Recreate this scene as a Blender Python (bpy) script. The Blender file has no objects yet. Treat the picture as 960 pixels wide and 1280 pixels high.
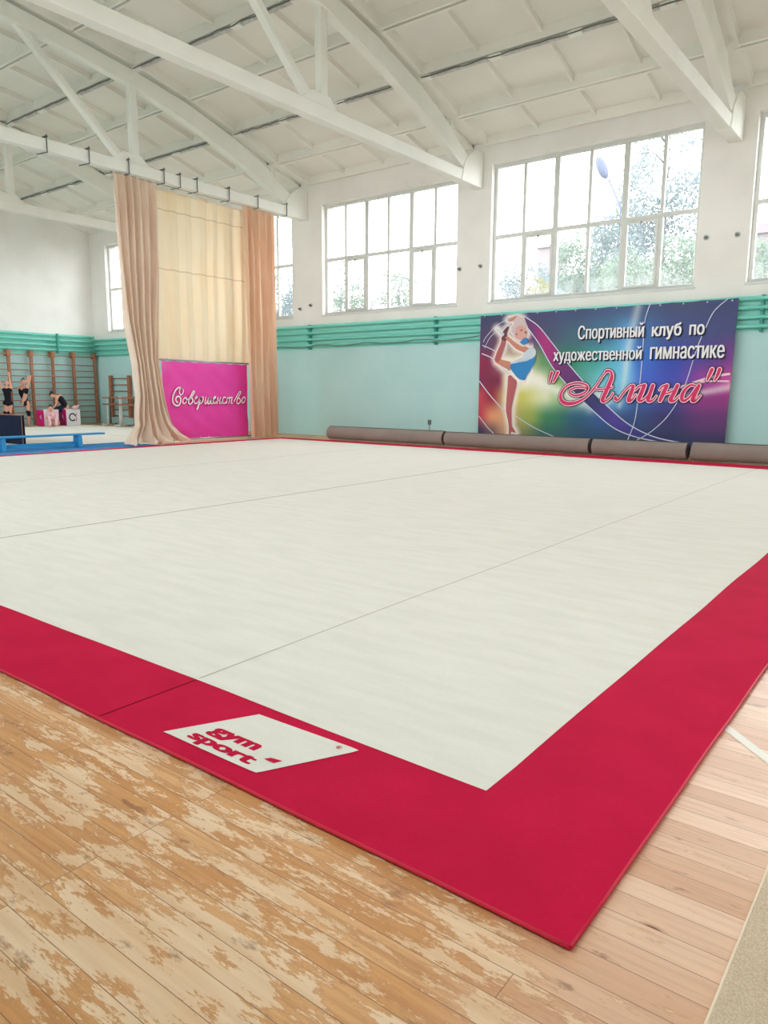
import bpy, bmesh, math, random
from mathutils import Vector, Matrix, noise
from mathutils.geometry import delaunay_2d_cdt
PI = math.pi
C = bpy.context.scene.collection
random.seed(7)
# ------------------------------------------------------------------ helpers
def srgb(c):
    return tuple(((v/255)/12.92 if v/255 <= .04045 else ((v/255+.055)/1.055)**2.4) for v in c)+(1,)
class MB:
    def __init__(s): s.v=[]; s.f=[]; s.m=[]; s.sm=[]
    def add(s, vs, fs, m=0, smooth=False):
        b=len(s.v); s.v+=[tuple(v) for v in vs]; s.f+=[tuple(b+i for i in f) for f in fs]
        s.m+=[m]*len(fs); s.sm+=[smooth]*len(fs)
    def box(s, x0,x1,y0,y1,z0,z1, m=0):
        s.add([(x0,y0,z0),(x1,y0,z0),(x1,y1,z0),(x0,y1,z0),(x0,y0,z1),(x1,y0,z1),(x1,y1,z1),(x0,y1,z1)],
              [(0,3,2,1),(4,5,6,7),(0,1,5,4),(1,2,6,5),(2,3,7,6),(3,0,4,7)], m)
    def bar(s, a, b, w, h, up=(0,0,1), m=0):
        a=Vector(a); b=Vector(b); d=(b-a).normalized(); u=Vector(up)
        r=d.cross(u).normalized(); u=r.cross(d)
        vs=[p+r*i*w/2+u*j*h/2 for p in (a,b) for i,j in ((-1,-1),(1,-1),(1,1),(-1,1))]
        s.add(vs,[(3,2,1,0),(4,5,6,7),(0,1,5,4),(1,2,6,5),(2,3,7,6),(3,0,4,7)],m)
    def tube(s, pts, r, n=10, m=0, cap=True):
        pts=[Vector(p) for p in pts]; rs=r if isinstance(r,(list,tuple)) else [r]*len(pts)
        vs=[]; prev=None
        for i,p in enumerate(pts):
            d=(pts[min(i+1,len(pts)-1)]-pts[max(i-1,0)]).normalized()
            if prev is None:
                u=Vector((0,0,1)) if abs(d.z)<.9 else Vector((1,0,0))
                a=d.cross(u).normalized()
            else: a=(prev-d*prev.dot(d)).normalized()
            prev=a; b=d.cross(a)
            vs+=[p+(a*math.cos(2*PI*k/n)+b*math.sin(2*PI*k/n))*rs[i] for k in range(n)]
        fs=[(i*n+k,i*n+(k+1)%n,(i+1)*n+(k+1)%n,(i+1)*n+k) for i in range(len(pts)-1) for k in range(n)]
        s.add(vs,fs,m,True)
        if cap:
            b=len(s.v)-len(vs); L=(len(pts)-1)*n
            s.f+=[tuple(b+k for k in range(n))[::-1],tuple(b+L+k for k in range(n))]; s.m+=[m,m]; s.sm+=[False,False]
    def prism(s, poly, x0, x1, ax=0, m=0):
        """polygon in the two other axes, extruded along ax"""
        def P(a,u,v): return ((a,u,v),(u,a,v),(u,v,a))[ax]
        n=len(poly)
        s.add([P(x0,*p) for p in poly]+[P(x1,*p) for p in poly],
              [tuple(range(n))[::-1],tuple(range(n,2*n))]+[(i,(i+1)%n,n+(i+1)%n,n+i) for i in range(n)],m)
    def build(s, name, mats, parent=None, bevel=0, seg=2):
        me=bpy.data.meshes.new(name); me.from_pydata(s.v,[],s.f)
        mats=mats if isinstance(mats,(list,tuple)) else [mats]
        for m in mats: me.materials.append(m)
        me.polygons.foreach_set('material_index',s.m); me.polygons.foreach_set('use_smooth',s.sm)
        bm=bmesh.new(); bm.from_mesh(me); bmesh.ops.recalc_face_normals(bm,faces=bm.faces)
        bm.to_mesh(me); bm.free(); me.update()
        o=bpy.data.objects.new(name,me); C.objects.link(o)
        if parent is not None: o.parent=parent; 
        if bevel:
            md=o.modifiers.new('bevel','BEVEL'); md.width=bevel; md.segments=seg; md.limit_method='ANGLE'
        return o
def thing(name, label, cat, loc=(0,0,0), rz=0, group=None, kind=None):
    o=bpy.data.objects.new(name,None); C.objects.link(o); o.location=loc; o.rotation_euler=(0,0,rz)
    o.empty_display_size=.1
    return tag(o,label,cat,group,kind)
def tag(o,label=None,cat=None,group=None,kind=None):
    if label: o['label']=label
    if cat: o['category']=cat
    if group: o['group']=group
    if kind: o['kind']=kind
    return o
def struct(o,label=None):
    o['kind']='structure'
    if label: o['label']=label; 
    return o
def copy_tree(o,parent=None):
    c=o.copy(); C.objects.link(c)
    if parent is not None: c.parent=parent
    for ch in [q for q in bpy.data.objects if q.parent==o]: copy_tree(ch,c)
    return c
# ------------------------------------------------------------------ materials
def mat(name, col, rough=.8, spec=.3, metal=0, noise_amt=0, noise_scale=8, bump=0, bump_scale=60, dark=None):
    m=bpy.data.materials.new(name); m.use_nodes=True; nt=m.node_tree; N=nt.nodes; L=nt.links
    b=N['Principled BSDF']; b.inputs['Roughness'].default_value=rough; b.inputs['Metallic'].default_value=metal
    b.inputs['Specular IOR Level'].default_value=spec
    c=srgb(col); b.inputs['Base Color'].default_value=c
    tc=N.new('ShaderNodeTexCoord')
    if noise_amt:
        n=N.new('ShaderNodeTexNoise'); n.inputs['Scale'].default_value=noise_scale; n.inputs['Detail'].default_value=5
        L.new(tc.outputs['Object'],n.inputs['Vector'])
        mx=N.new('ShaderNodeMix'); mx.data_type='RGBA'
        d=srgb(dark) if dark else tuple(v*(1-noise_amt) for v in c[:3])+(1,)
        mr=N.new('ShaderNodeMapRange'); mr.inputs[1].default_value=.35; mr.inputs[2].default_value=.65
        L.new(n.outputs[0],mr.inputs[0]); L.new(mr.outputs[0],mx.inputs[0])
        mx.inputs[6].default_value=c; mx.inputs[7].default_value=d; L.new(mx.outputs[2],b.inputs['Base Color'])
    if bump:
        n=N.new('ShaderNodeTexNoise'); n.inputs['Scale'].default_value=bump_scale; n.inputs['Detail'].default_value=4
        L.new(tc.outputs['Object'],n.inputs['Vector'])
        bp=N.new('ShaderNodeBump'); bp.inputs['Strength'].default_value=bump; bp.inputs['Distance'].default_value=.01
        L.new(n.outputs[0],bp.inputs['Height']); L.new(bp.outputs[0],b.inputs['Normal'])
    return m
def nd(nt,t,**k):
    n=nt.nodes.new(t)
    for a,v in k.items(): setattr(n,a,v)
    return n
def mixc(nt,fac,a,b,blend='MIX'):
    m=nt.nodes.new('ShaderNodeMix'); m.data_type='RGBA'; m.blend_type=blend
    for i,v in ((0,fac),(6,a),(7,b)):
        if hasattr(v,'is_output') or hasattr(v,'links'): nt.links.new(v,m.inputs[i])
        else: m.inputs[i].default_value=v
    return m.outputs[2]
def mathn(nt,op,a,b=0.,c=None,clamp=False):
    m=nt.nodes.new('ShaderNodeMath'); m.operation=op; m.use_clamp=clamp
    for i,v in enumerate((a,b) if c is None else (a,b,c)):
        if hasattr(v,'links'): nt.links.new(v,m.inputs[i])
        else: m.inputs[i].default_value=v
    return m.outputs[0]
def smooth(nt,v,a,b,c=0.,d=1.):
    m=nt.nodes.new('ShaderNodeMapRange'); m.interpolation_type='SMOOTHSTEP'
    nt.links.new(v,m.inputs[0]); 
    for i,q in enumerate((a,b,c,d)): m.inputs[i+1].default_value=q
    return m.outputs[0]
def noisen(nt,vec,scale,detail=4,rough=.5,sc=(1,1,1)):
    mp=nt.nodes.new('ShaderNodeMapping'); nt.links.new(vec,mp.inputs[0]); mp.inputs['Scale'].default_value=sc
    n=nt.nodes.new('ShaderNodeTexNoise'); n.inputs['Scale'].default_value=scale; n.inputs['Detail'].default_value=detail
    n.inputs['Roughness'].default_value=rough; nt.links.new(mp.outputs[0],n.inputs['Vector']); return n.outputs[0]
def bumpn(nt,h,strength,dist=.01):
    b=nt.nodes.new('ShaderNodeBump'); b.inputs['Strength'].default_value=strength; b.inputs['Distance'].default_value=dist
    nt.links.new(h,b.inputs['Height']); return b.outputs[0]

def wall_material(name, brick):
    """white plaster above, light teal paint below 3.33 m with pipe shading put in as a deeper teal band behind the heating pipes; outer reveals pale brick"""
    m=bpy.data.materials.new(name); m.use_nodes=True; nt=m.node_tree; b=nt.nodes['Principled BSDF']
    b.inputs['Roughness'].default_value=.62; b.inputs['Specular IOR Level'].default_value=.25
    tc=nd(nt,'ShaderNodeTexCoord'); sx=nd(nt,'ShaderNodeSeparateXYZ'); nt.links.new(tc.outputs['Object'],sx.inputs[0]); ZT=3.34 if brick else 3.46
    n1=noisen(nt,tc.outputs['Object'],.9,5); n2=noisen(nt,tc.outputs['Object'],4,5)
    plaster=mixc(nt,smooth(nt,n1,.35,.7),srgb((240,238,234)),srgb((233,231,226)))
    teal=mixc(nt,smooth(nt,n1,.3,.7),srgb((186,222,222)),srgb((178,218,217)))
    band=srgb((150,220,208))  # shading among the pipes, put into the wall colour as deeper teal
    zj=mathn(nt,'ADD',sx.outputs[2],mathn(nt,'MULTIPLY',mathn(nt,'SUBTRACT',n2,.5),.03))
    low=mixc(nt,mathn(nt,'GREATER_THAN',zj,2.62),teal,band)
    col=mixc(nt,mathn(nt,'GREATER_THAN',zj,ZT),low,plaster)
    if brick:
        bt=nd(nt,'ShaderNodeTexBrick'); mp=nd(nt,'ShaderNodeMapping'); nt.links.new(tc.outputs['Object'],mp.inputs[0])
        mp.inputs['Rotation'].default_value=(PI/2,0,PI/2) ; nt.links.new(mp.outputs[0],bt.inputs[0])
        cx=nd(nt,'ShaderNodeCombineXYZ'); nt.links.new(mathn(nt,'ADD',sx.outputs[1],sx.outputs[0]),cx.inputs[0]); nt.links.new(sx.outputs[2],cx.inputs[1])
        nt.links.new(cx.outputs[0],bt.inputs[0])
        bt.inputs['Scale'].default_value=1; bt.inputs['Brick Width'].default_value=.25; bt.inputs['Row Height'].default_value=.078
        bt.inputs['Mortar Size'].default_value=.008
        bt.inputs['Color1'].default_value=srgb((206,178,164)); bt.inputs['Color2'].default_value=srgb((214,190,176)); bt.inputs['Mortar'].default_value=srgb((205,200,190))
        col=mixc(nt,mathn(nt,'GREATER_THAN',sx.outputs[1],17.2),col,bt.outputs[0])
    nt.links.new(col,b.inputs['Base Color']); nt.links.new(bumpn(nt,noisen(nt,tc.outputs['Object'],14,6),.25,.01),b.inputs['Normal'])
    return m

def floor_material():
    m=bpy.data.materials.new('worn_pine_boards'); m.use_nodes=True; nt=m.node_tree; b=nt.nodes['Principled BSDF']
    tc=nd(nt,'ShaderNodeTexCoord'); co=tc.outputs['Object']; sx=nd(nt,'ShaderNodeSeparateXYZ'); nt.links.new(co,sx.inputs[0])
    bt=nd(nt,'ShaderNodeTexBrick'); bt.offset=.37; bt.offset_frequency=3; bt.inputs['Scale'].default_value=1
    bt.inputs['Brick Width'].default_value=1.9; bt.inputs['Row Height'].default_value=.09; bt.inputs['Mortar Size'].default_value=.0012
    bt.inputs['Mortar Smooth'].default_value=.1; bt.inputs['Bias'].default_value=0
    bt.inputs['Color1'].default_value=(0,0,0,1); bt.inputs['Color2'].default_value=(1,1,1,1); bt.inputs['Mortar'].default_value=(.5,.5,.5,1)
    nt.links.new(co,bt.inputs[0])
    tone=bt.outputs['Color']; gap=bt.outputs['Fac']
    # grain, shifted per board
    off=nd(nt,'ShaderNodeVectorMath',operation='MULTIPLY_ADD'); nt.links.new(tone,off.inputs[0]); off.inputs[1].default_value=(7,9,3); nt.links.new(co,off.inputs[2])
    g1=noisen(nt,off.outputs[0],1.0,6,.65,(2.2,60,1)); g2=noisen(nt,off.outputs[0],1.0,4,.6,(.8,16,1))
    varn=mixc(nt,tone,srgb((214,154,96)),srgb((234,186,136)))
    varn=mixc(nt,smooth(nt,g2,.35,.7,0,.75),varn,srgb((196,136,84)))
    varn=mixc(nt,smooth(nt,g1,.4,.75,0,.6),varn,srgb((186,122,76)))
    # lighter, pinker boards right of the carpet corner: window light put into the colour
    lit_boards=mixc(nt,tone,srgb((212,164,132)),srgb((240,206,178)))
    lit_boards=mixc(nt,smooth(nt,g1,.42,.72,0,.4),lit_boards,srgb((186,136,106)))
    right=smooth(nt,mathn(nt,'ADD',sx.outputs[0],mathn(nt,'MULTIPLY',sx.outputs[1],.12)),-.75,-.35)
    # lacquer worn through in ragged patches that break at the boards' edges
    w0=noisen(nt,off.outputs[0],1,9,.74,(4.5,17,1)); w1=noisen(nt,co,1.8,3,.5); w2=noisen(nt,off.outputs[0],1,6,.75,(22,110,1))
    wsum=mathn(nt,'ADD',mathn(nt,'ADD',mathn(nt,'MULTIPLY',w0,.62),mathn(nt,'MULTIPLY',w1,.34)),mathn(nt,'MULTIPLY',w2,.22))
    wsum=mathn(nt,'SUBTRACT',wsum,mathn(nt,'MULTIPLY',right,.10))
    worn=smooth(nt,wsum,.582,.612)
    pale=mixc(nt,smooth(nt,g2,.3,.7),srgb((240,214,184)),srgb((226,190,152)))
    col=mixc(nt,right,varn,lit_boards)
    edge=mathn(nt,'MULTIPLY',smooth(nt,wsum,.55,.58),mathn(nt,'SUBTRACT',1.,worn))
    col=mixc(nt,mathn(nt,'MULTIPLY',edge,.35),col,srgb((182,126,84)))
    col=mixc(nt,mathn(nt,'MULTIPLY',worn,.85),col,pale)
    # dark scuffs and knots
    d0=noisen(nt,off.outputs[0],1,6,.7,(5,14,1)); col=mixc(nt,smooth(nt,d0,.585,.70,0,.65),col,srgb((138,94,68)))
    vo=nd(nt,'ShaderNodeTexVoronoi'); mp=nd(nt,'ShaderNodeMapping'); mp.inputs['Scale'].default_value=(3.0,7.5,1); nt.links.new(off.outputs[0],mp.inputs[0]); nt.links.new(mp.outputs[0],vo.inputs['Vector']); vo.inputs['Scale'].default_value=1
    sep=nd(nt,'ShaderNodeSeparateColor'); nt.links.new(vo.outputs['Color'],sep.inputs[0])
    rare=mathn(nt,'GREATER_THAN',sep.outputs[0],.45)
    col=mixc(nt,mathn(nt,'MULTIPLY',rare,smooth(nt,vo.outputs['Distance'],.16,.05,0,.6)),col,srgb((168,104,66)))
    col=mixc(nt,mathn(nt,'MULTIPLY',rare,smooth(nt,vo.outputs['Distance'],.085,.04,0,.9)),col,srgb((92,58,48)))
    col=mixc(nt,mathn(nt,'MULTIPLY',gap,.75),col,srgb((110,68,42)))
    nt.links.new(col,b.inputs['Base Color'])
    b.inputs['Roughness'].default_value=.5; nt.links.new(mathn(nt,'ADD',.38,mathn(nt,'MULTIPLY',worn,.3)),b.inputs['Roughness'])
    h=mathn(nt,'SUBTRACT',mathn(nt,'MULTIPLY',g1,.25),gap); nt.links.new(bumpn(nt,h,.35,.003),b.inputs['Normal'])
    return m

def felt(name, col, dark, sc=(1,1,1), streak=.5, bump=.35):
    m=bpy.data.materials.new(name); m.use_nodes=True; nt=m.node_tree; b=nt.nodes['Principled BSDF']
    b.inputs['Roughness'].default_value=.95; b.inputs['Specular IOR Level'].default_value=.12
    tc=nd(nt,'ShaderNodeTexCoord'); co=tc.outputs['Object']
    n=noisen(nt,co,1.6,6,.55,sc); n3=noisen(nt,co,55,3,.6)
    c=mixc(nt,smooth(nt,n,.3,.72,0,streak),srgb(col),srgb(dark)); c=mixc(nt,smooth(nt,n3,.35,.75,0,.3),c,srgb(dark))
    nt.links.new(c,b.inputs['Base Color'])
    h=mathn(nt,'ADD',noisen(nt,co,220,3,.6),mathn(nt,'MULTIPLY',noisen(nt,co,7,3),1.5))
    nt.links.new(bumpn(nt,h,bump,.004),b.inputs['Normal'])
    return m

def cloth(name, col, dark, trans=.3, seam=None):
    m=bpy.data.materials.new(name); m.use_nodes=True; nt=m.node_tree; N=nt.nodes; N.remove(N['Principled BSDF']); out=N['Material Output']
    tc=nd(nt,'ShaderNodeTexCoord'); co=tc.outputs['Object']
    c=mixc(nt,smooth(nt,noisen(nt,co,3,4,.5,(1,1,.3)),.3,.7),srgb(col),srgb(dark))
    if seam:
        sx=nd(nt,'ShaderNodeSeparateXYZ'); nt.links.new(co,sx.inputs[0])
        for z in seam:
            d=mathn(nt,'ABSOLUTE',mathn(nt,'SUBTRACT',sx.outputs[2],z))
            c=mixc(nt,smooth(nt,d,.022,.010,0,.4),c,srgb((176,140,104)))
    df=nd(nt,'ShaderNodeBsdfDiffuse'); tr=nd(nt,'ShaderNodeBsdfTranslucent'); mx=nd(nt,'ShaderNodeMixShader')
    nt.links.new(c,df.inputs[0]); nt.links.new(c,tr.inputs[0]); mx.inputs[0].default_value=trans
    nt.links.new(df.outputs[0],mx.inputs[1]); nt.links.new(tr.outputs[0],mx.inputs[2]); nt.links.new(mx.outputs[0],out.inputs[0])
    return m
def leafmat(name,col):
    return cloth(name,col,tuple(int(v*.8) for v in col),.4)
def glassmat():
    m=bpy.data.materials.new('veiled_window_glass'); m.use_nodes=True; nt=m.node_tree; N=nt.nodes; N.remove(N['Principled BSDF']); out=N['Material Output']
    t=nd(nt,'ShaderNodeBsdfTransparent'); t.inputs[0].default_value=(.97,.99,1,1)
    tr=nd(nt,'ShaderNodeBsdfTranslucent'); tr.inputs[0].default_value=(.9,.96,1,1)
    g=nd(nt,'ShaderNodeBsdfGlossy'); g.inputs['Roughness'].default_value=.05
    a=nd(nt,'ShaderNodeMixShader'); a.inputs[0].default_value=VEIL; nt.links.new(t.outputs[0],a.inputs[1]); nt.links.new(tr.outputs[0],a.inputs[2])  # translucent share veils the panes, imitating the haze of an overexposed outdoors
    b=nd(nt,'ShaderNodeMixShader'); b.inputs[0].default_value=.04; nt.links.new(a.outputs[0],b.inputs[1]); nt.links.new(g.outputs[0],b.inputs[2])
    nt.links.new(b.outputs[0],out.inputs[0]); return m
def colmat(name,rough=.5):
    m=bpy.data.materials.new(name); m.use_nodes=True; nt=m.node_tree; b=nt.nodes['Principled BSDF']
    a=nd(nt,'ShaderNodeAttribute'); a.attribute_name='print'; nt.links.new(a.outputs['Color'],b.inputs['Base Color'])
    b.inputs['Roughness'].default_value=rough; b.inputs['Specular IOR Level'].default_value=.25; return m
VEIL=.065
SKY=6.0
EXPO=.72
M={}
M['wall']=wall_material('window_wall_paint',True); M['wall2']=wall_material('end_wall_paint',False)
M['floor']=floor_material()
M['ceil']=mat('whitewashed_concrete',(240,238,231),.9,.1,noise_amt=.06,noise_scale=.7,bump=.2,bump_scale=20)
M['truss']=mat('white_painted_concrete',(242,242,236),.7,.2,noise_amt=.05,noise_scale=1.5,bump=.2,bump_scale=25)
M['white']=felt('ivory_felt',(228,225,217),(217,214,204),(1.2,6,1),.7)
M['red']=felt('crimson_felt',(200,22,66),(182,14,56),(2,2,1),.6)
M['redbind']=mat('crimson_binding',(196,16,52),.5,.4)
M['blue']=felt('blue_felt',(70,140,190),(52,112,176),(1,2,1),.7)
M['rug']=mat('beige_loop_pile',(238,218,192),.95,.1,noise_amt=.30,noise_scale=190,bump=1.0,bump_scale=200,dark=(218,192,162))
M['grey']=mat('taupe_carpet_back',(150,138,132),.85,.15,noise_amt=.1,noise_scale=3,bump=.2)
M['greydark']=mat('roll_edge',(84,76,76),.9,.1)
M['frame']=mat('white_window_paint',(218,220,216),.5,.3,noise_amt=.06,noise_scale=5)
M['pipe']=mat('teal_enamel',(122,212,197),.45,.4,noise_amt=.06,noise_scale=2)
M['steel']=mat('dull_steel',(110,110,108),.4,.5,metal=.6)
M['zinc']=mat('galvanised_steel',(170,178,180),.35,.5,metal=.5)
M['brown']=mat('brown_varnished_wood',(178,120,90),.5,.35,noise_amt=.25,noise_scale=12)
M['rung']=mat('red_brown_rungs',(170,112,98),.45,.35)
M['navy']=mat('navy_vinyl',(24,32,54),.85,.15,noise_amt=.1)
M['benchblue']=mat('sky_blue_paint',(40,150,205),.5,.4)
M['magenta']=mat('magenta_vinyl',(236,64,172),.42,.5,noise_amt=.06,noise_scale=2)
M['cubepink']=mat('cube_magenta_vinyl',(214,24,128),.45,.4)
M['whitevinyl']=mat('white_vinyl',(236,232,236),.5,.4)
M['print_white']=mat('white_print',(240,240,244),.6,.2)
M['print_shadow']=mat('dark_print_shadow',(40,44,66),.7,.2)
M['print_pink']=mat('pink_print',(224,60,112),.6,.2)
M['print_pale']=mat('pale_pink_print',(250,214,226),.6,.2)
M['curt']=cloth('beige_drape',(240,222,204),(230,206,186),.18)
M['curtR']=cloth('peach_drape',(242,214,190),(232,198,170),.24)
M['curtM']=cloth('cream_yellow_drape',(252,234,206),(250,226,192),.5,(5.16,3.70,2.26))
M['glass']=glassmat()
M['skin']=mat('skin',(226,172,150),.6,.3); M['hair']=mat('dark_brown_hair',(48,34,32),.6,.3)
M['leo']=mat('black_leotard',(26,26,40),.7,.2); M['shorts']=mat('navy_shorts',(34,36,60),.8,.2); M['pinktop']=mat('pale_pink_shirt',(232,190,196),.8,.2)
M['cable']=mat('grey_cable',(112,112,106),.8,.2); M['seal']=mat('grey_mortar',(208,208,204),.95,.1,noise_amt=.25,noise_scale=8,bump=.6,bump_scale=30)
M['tape']=mat('white_tape',(240,234,224),.6,.3)
M['leaf']=leafmat('leaves_green',(112,130,112)); M['leaf2']=leafmat('leaves_blue_green',(108,124,126)); M['bark']=mat('bark',(84,80,78),.9,.1)
M['leafy']=leafmat('leaves_yellow',(124,120,60))
M['shed']=mat('pale_blue_sheet',(84,104,122),.7,.2); M['render']=mat('pale_render',(108,98,100),.8,.2); M['ground']=mat('asphalt_grass',(86,92,80),.95,.1,noise_amt=.2,noise_scale=.5)
M['lampgrey']=mat('lamp_grey',(50,58,84),.5,.3)
# ------------------------------------------------------------------ room shell
XL,XR,YB,YF=-27.76,8.2,-1.0,17.0
mb=MB(); mb.box(XL-.4,XR+.4,YB-.5,YF+.5,-.25,0); struct(mb.build('floor',M['floor']),'worn pine board floor')
NODES=[(17.0,7.35),(15.7,7.65),(14.2,8.08),(12.7,8.46),(11.2,8.74),(9.6,8.95),(8.0,9.12)]
NODES=NODES+[(16-y,z) for y,z in NODES[-2::-1]]
TX=[-22.09,-16.09,-10.09,-4.09,1.91]
def zroof(y):
    for (a,za),(b,zb) in zip(NODES,NODES[1:]):
        if b<=y<=a: return za+(zb-za)*(a-y)/(a-b)
    return 7.35
mb=MB()
bays=[(-27.9,-22.09)]+[(t,t+6) for t in TX[:-1]]+[(TX[-1],XR+.2)]
for bi,(xa,xb) in enumerate(bays):
    x0=xa+.16; x1=xb-.16
    for (ya,za),(yb,zb) in zip(NODES,NODES[1:]):
        d=Vector((0,yb-ya,zb-za)).normalized(); n=Vector((0,d.z,-d.y)) if d.y<0 else Vector((0,-d.z,d.y))
        if n.z<0: n=-n
        P0=Vector((0,ya,za)); P1=Vector((0,yb,zb))
        def slab(xs,t0,t1,h0,h1,taper=0):
            # box from fraction t0..t1 along the segment and h0..h1 above rib bottom
            L=(P1-P0).length
            vs=[]
            for x in xs:
                for (t,h,s) in ((t0,h0,1),(t1,h0,-1),(t1,h1,0),(t0,h1,0)):
                    p=P0+(P1-P0)*t+n*h+d*(taper*s); vs.append((x,p.y,p.z))
            mb.add(vs,[(0,1,2,3),(7,6,5,4),(0,4,5,1),(1,5,6,2),(2,6,7,3),(3,7,4,0)])
        L=(P1-P0).length
        slab((x0,x1),-.02,1.02,.24,.34)                       # plate
        slab((x0,x1),.006,.10/L,0,.25,.02); slab((x0,x1),1-.10/L,.994,0,.25,.02)
        for q in range(1,4):
            xc=x0+(x1-x0)*q/4; slab((xc-.035,xc+.035),0,1,.12,.25)
        slab((x0,x0+.09),0,1,.02,.25); slab((x1-.09,x1),0,1,.02,.25)
    # cover over the gaps above the trusses
for t in TX+[XL]:
    for (ya,za),(yb,zb) in zip(NODES,NODES[1:]):
        mb.add([(t-.2,ya,za+.10),(t+.2,ya,za+.10),(t+.2,yb,zb+.10),(t-.2,yb,zb+.10),(t-.2,ya,za+.4),(t+.2,ya,za+.4),(t+.2,yb,zb+.4),(t-.2,yb,zb+.4)],
               [(0,1,2,3),(7,6,5,4),(0,4,5,1),(1,5,6,2),(2,6,7,3),(3,7,4,0)])
struct(mb.build('ceiling',M['ceil']),'whitewashed ribbed concrete roof slabs')
# window wall with openings
WB=3.61
WIN=[(-26.73,-22.0,6.85),(-21.35,-16.65,6.85),(-15.40,-10.70,6.76),(-9.71,-4.71,6.93),(-3.69,1.31,6.9),(2.3,7.1,6.9)]
def wall_with_openings(y0,y1,wins,name,m,label):
    mb=MB(); mb.box(XL-.4,XR+.4,y0,y1,-.2,WB); mb.box(XL-.4,XR+.4,y0,y1,6.95,7.78)
    xs=[XL-.4]+[v for w in wins for v in w[:2]]+[XR+.4]
    for i in range(0,len(xs),2): mb.box(xs[i],xs[i+1],y0,y1,WB,6.95)
    for w in wins:
        if w[2]<6.95: mb.box(w[0],w[1],y0,y1,w[2],6.95)
    return struct(mb.build(name,m),label)
wall_with_openings(17.0,17.5,WIN,'wall_back',M['wall'],'long wall with the tall windows, white above and teal below')
WIN2=[(-26,-21,6.9),(-20.5,-15.5,6.9),(-15,-10,6.9),(-9.5,-4.5,6.9),(-3.5,1.5,6.9),(2.3,7.1,6.9)]  # unseen openings behind the camera, added for fill light
wall_with_openings(YB-.5,YB,WIN2,'wall_front',M['wall2'],'long wall behind the camera')
poly=[(YB-.5,-.2),(YF+.5,-.2),(YF+.5,7.7)]+[(y,z+.42) for y,z in NODES]+[(YB-.5,7.7)]
mb=MB(); mb.prism(poly,XL-.4,XL,0); struct(mb.build('wall_left',M['wall2']),'end wall with wall bars')
mb=MB(); mb.prism(poly,XR,XR+.4,0); struct(mb.build('wall_right',M['wall2']),'end wall outside the picture')
# ------------------------------------------------------------------ windows
def window(n,x0,x1,z1,yc,y_in=1,open_sash=None,visible=True,label=None):
    z0=WB; w=bpy.data.objects.new('window_%d'%n,None); C.objects.link(w); w.location=((x0+x1)/2,yc,z0); struct(w,label); w.empty_display_size=.1
    hw=(x1-x0)/2; H=z1-z0; tr=1.60
    f=MB(); e=.085
    f.box(-hw,-hw+e,-.05,.05,0,H); f.box(hw-e,hw,-.05,.05,0,H); f.box(-hw+.001,hw-.001,-.054,.054,.001,e); f.box(-hw+.001,hw-.001,-.054,.054,H-e,H-.001)
    f.box(-hw+.002,hw-.002,-.042,.042,tr-.045,tr+.045)
    for k in range(1,6):
        t=.068 if k%2==0 else .040
        x=-hw+2*hw*k/6; f.box(x-t,x+t,-.047,.047,.002,H-.002)
    f.build('window_frame',M['frame'],w,.006,1)
    cols=[2,5] if visible else []
    g=MB()
    for k in range(6):
        xa=-hw+2*hw*k/6; xb=xa+2*hw/6
        for j in range(2):
            if j==0 and (k+1) in cols: continue
            za,zb=((e,tr-.03),(tr+.03,H-e))[j]
            g.add([(xa+.03,0,za),(xb-.03,0,za),(xb-.03,0,zb),(xa+.03,0,zb)],[(0,1,2,3)])
    g.build('glazing',M['glass'],w)
    for c in cols:
        xa=-hw+2*hw*(c-1)/6+.04; xb=-hw+2*hw*c/6-.04; xm=(xa+xb)/2; h2=(xb-xa)/2; hh=tr-.05-e
        s=MB(); 
        for q in ((-h2,-h2+.06,0,hh),(h2-.06,h2,0,hh),(-h2+.001,h2-.001,.001,.06),(-h2+.001,h2-.001,hh-.06,hh-.001)): s.box(q[0],q[1],-.03-(.002 if q[1]-q[0]>.1 else 0),.03,q[2],q[3])
        so=s.build('vent_sash',M['frame'],w,.005,1); so.location=(xm,-.035*y_in,e)
        gg=MB(); gg.add([(-h2+.05,0,.05),(h2-.05,0,.05),(h2-.05,0,hh-.05),(-h2+.05,0,hh-.05)],[(0,1,2,3)]); gg.build('pane',M['glass'],so)
        hd=MB(); hd.box(-.012,.012,-.07,-.03,hh-.12,hh-.04); hd.build('handle',M['steel'],so)
        if open_sash==c: so.rotation_euler=(math.radians(10),0,0); so.location.y=-.06
    if visible:
        s=MB(); s.box(-hw-.03,hw+.03,-.22,-.05,-.05,0.0); s.build('window_sill',M['frame'],w,.008,2)
    return w
for i,(a,b,t) in enumerate(WIN):
    window(i+1,a,b,t,17.2,open_sash=5 if i==1 else None,label='tall steel-framed window, bay %d of the window wall'%(i+1))
for i,(a,b,t) in enumerate(WIN2): window(i+7,a,b,t,YB-.25,visible=False,label='tall unseen window behind the camera, added to light the hall')
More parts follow.
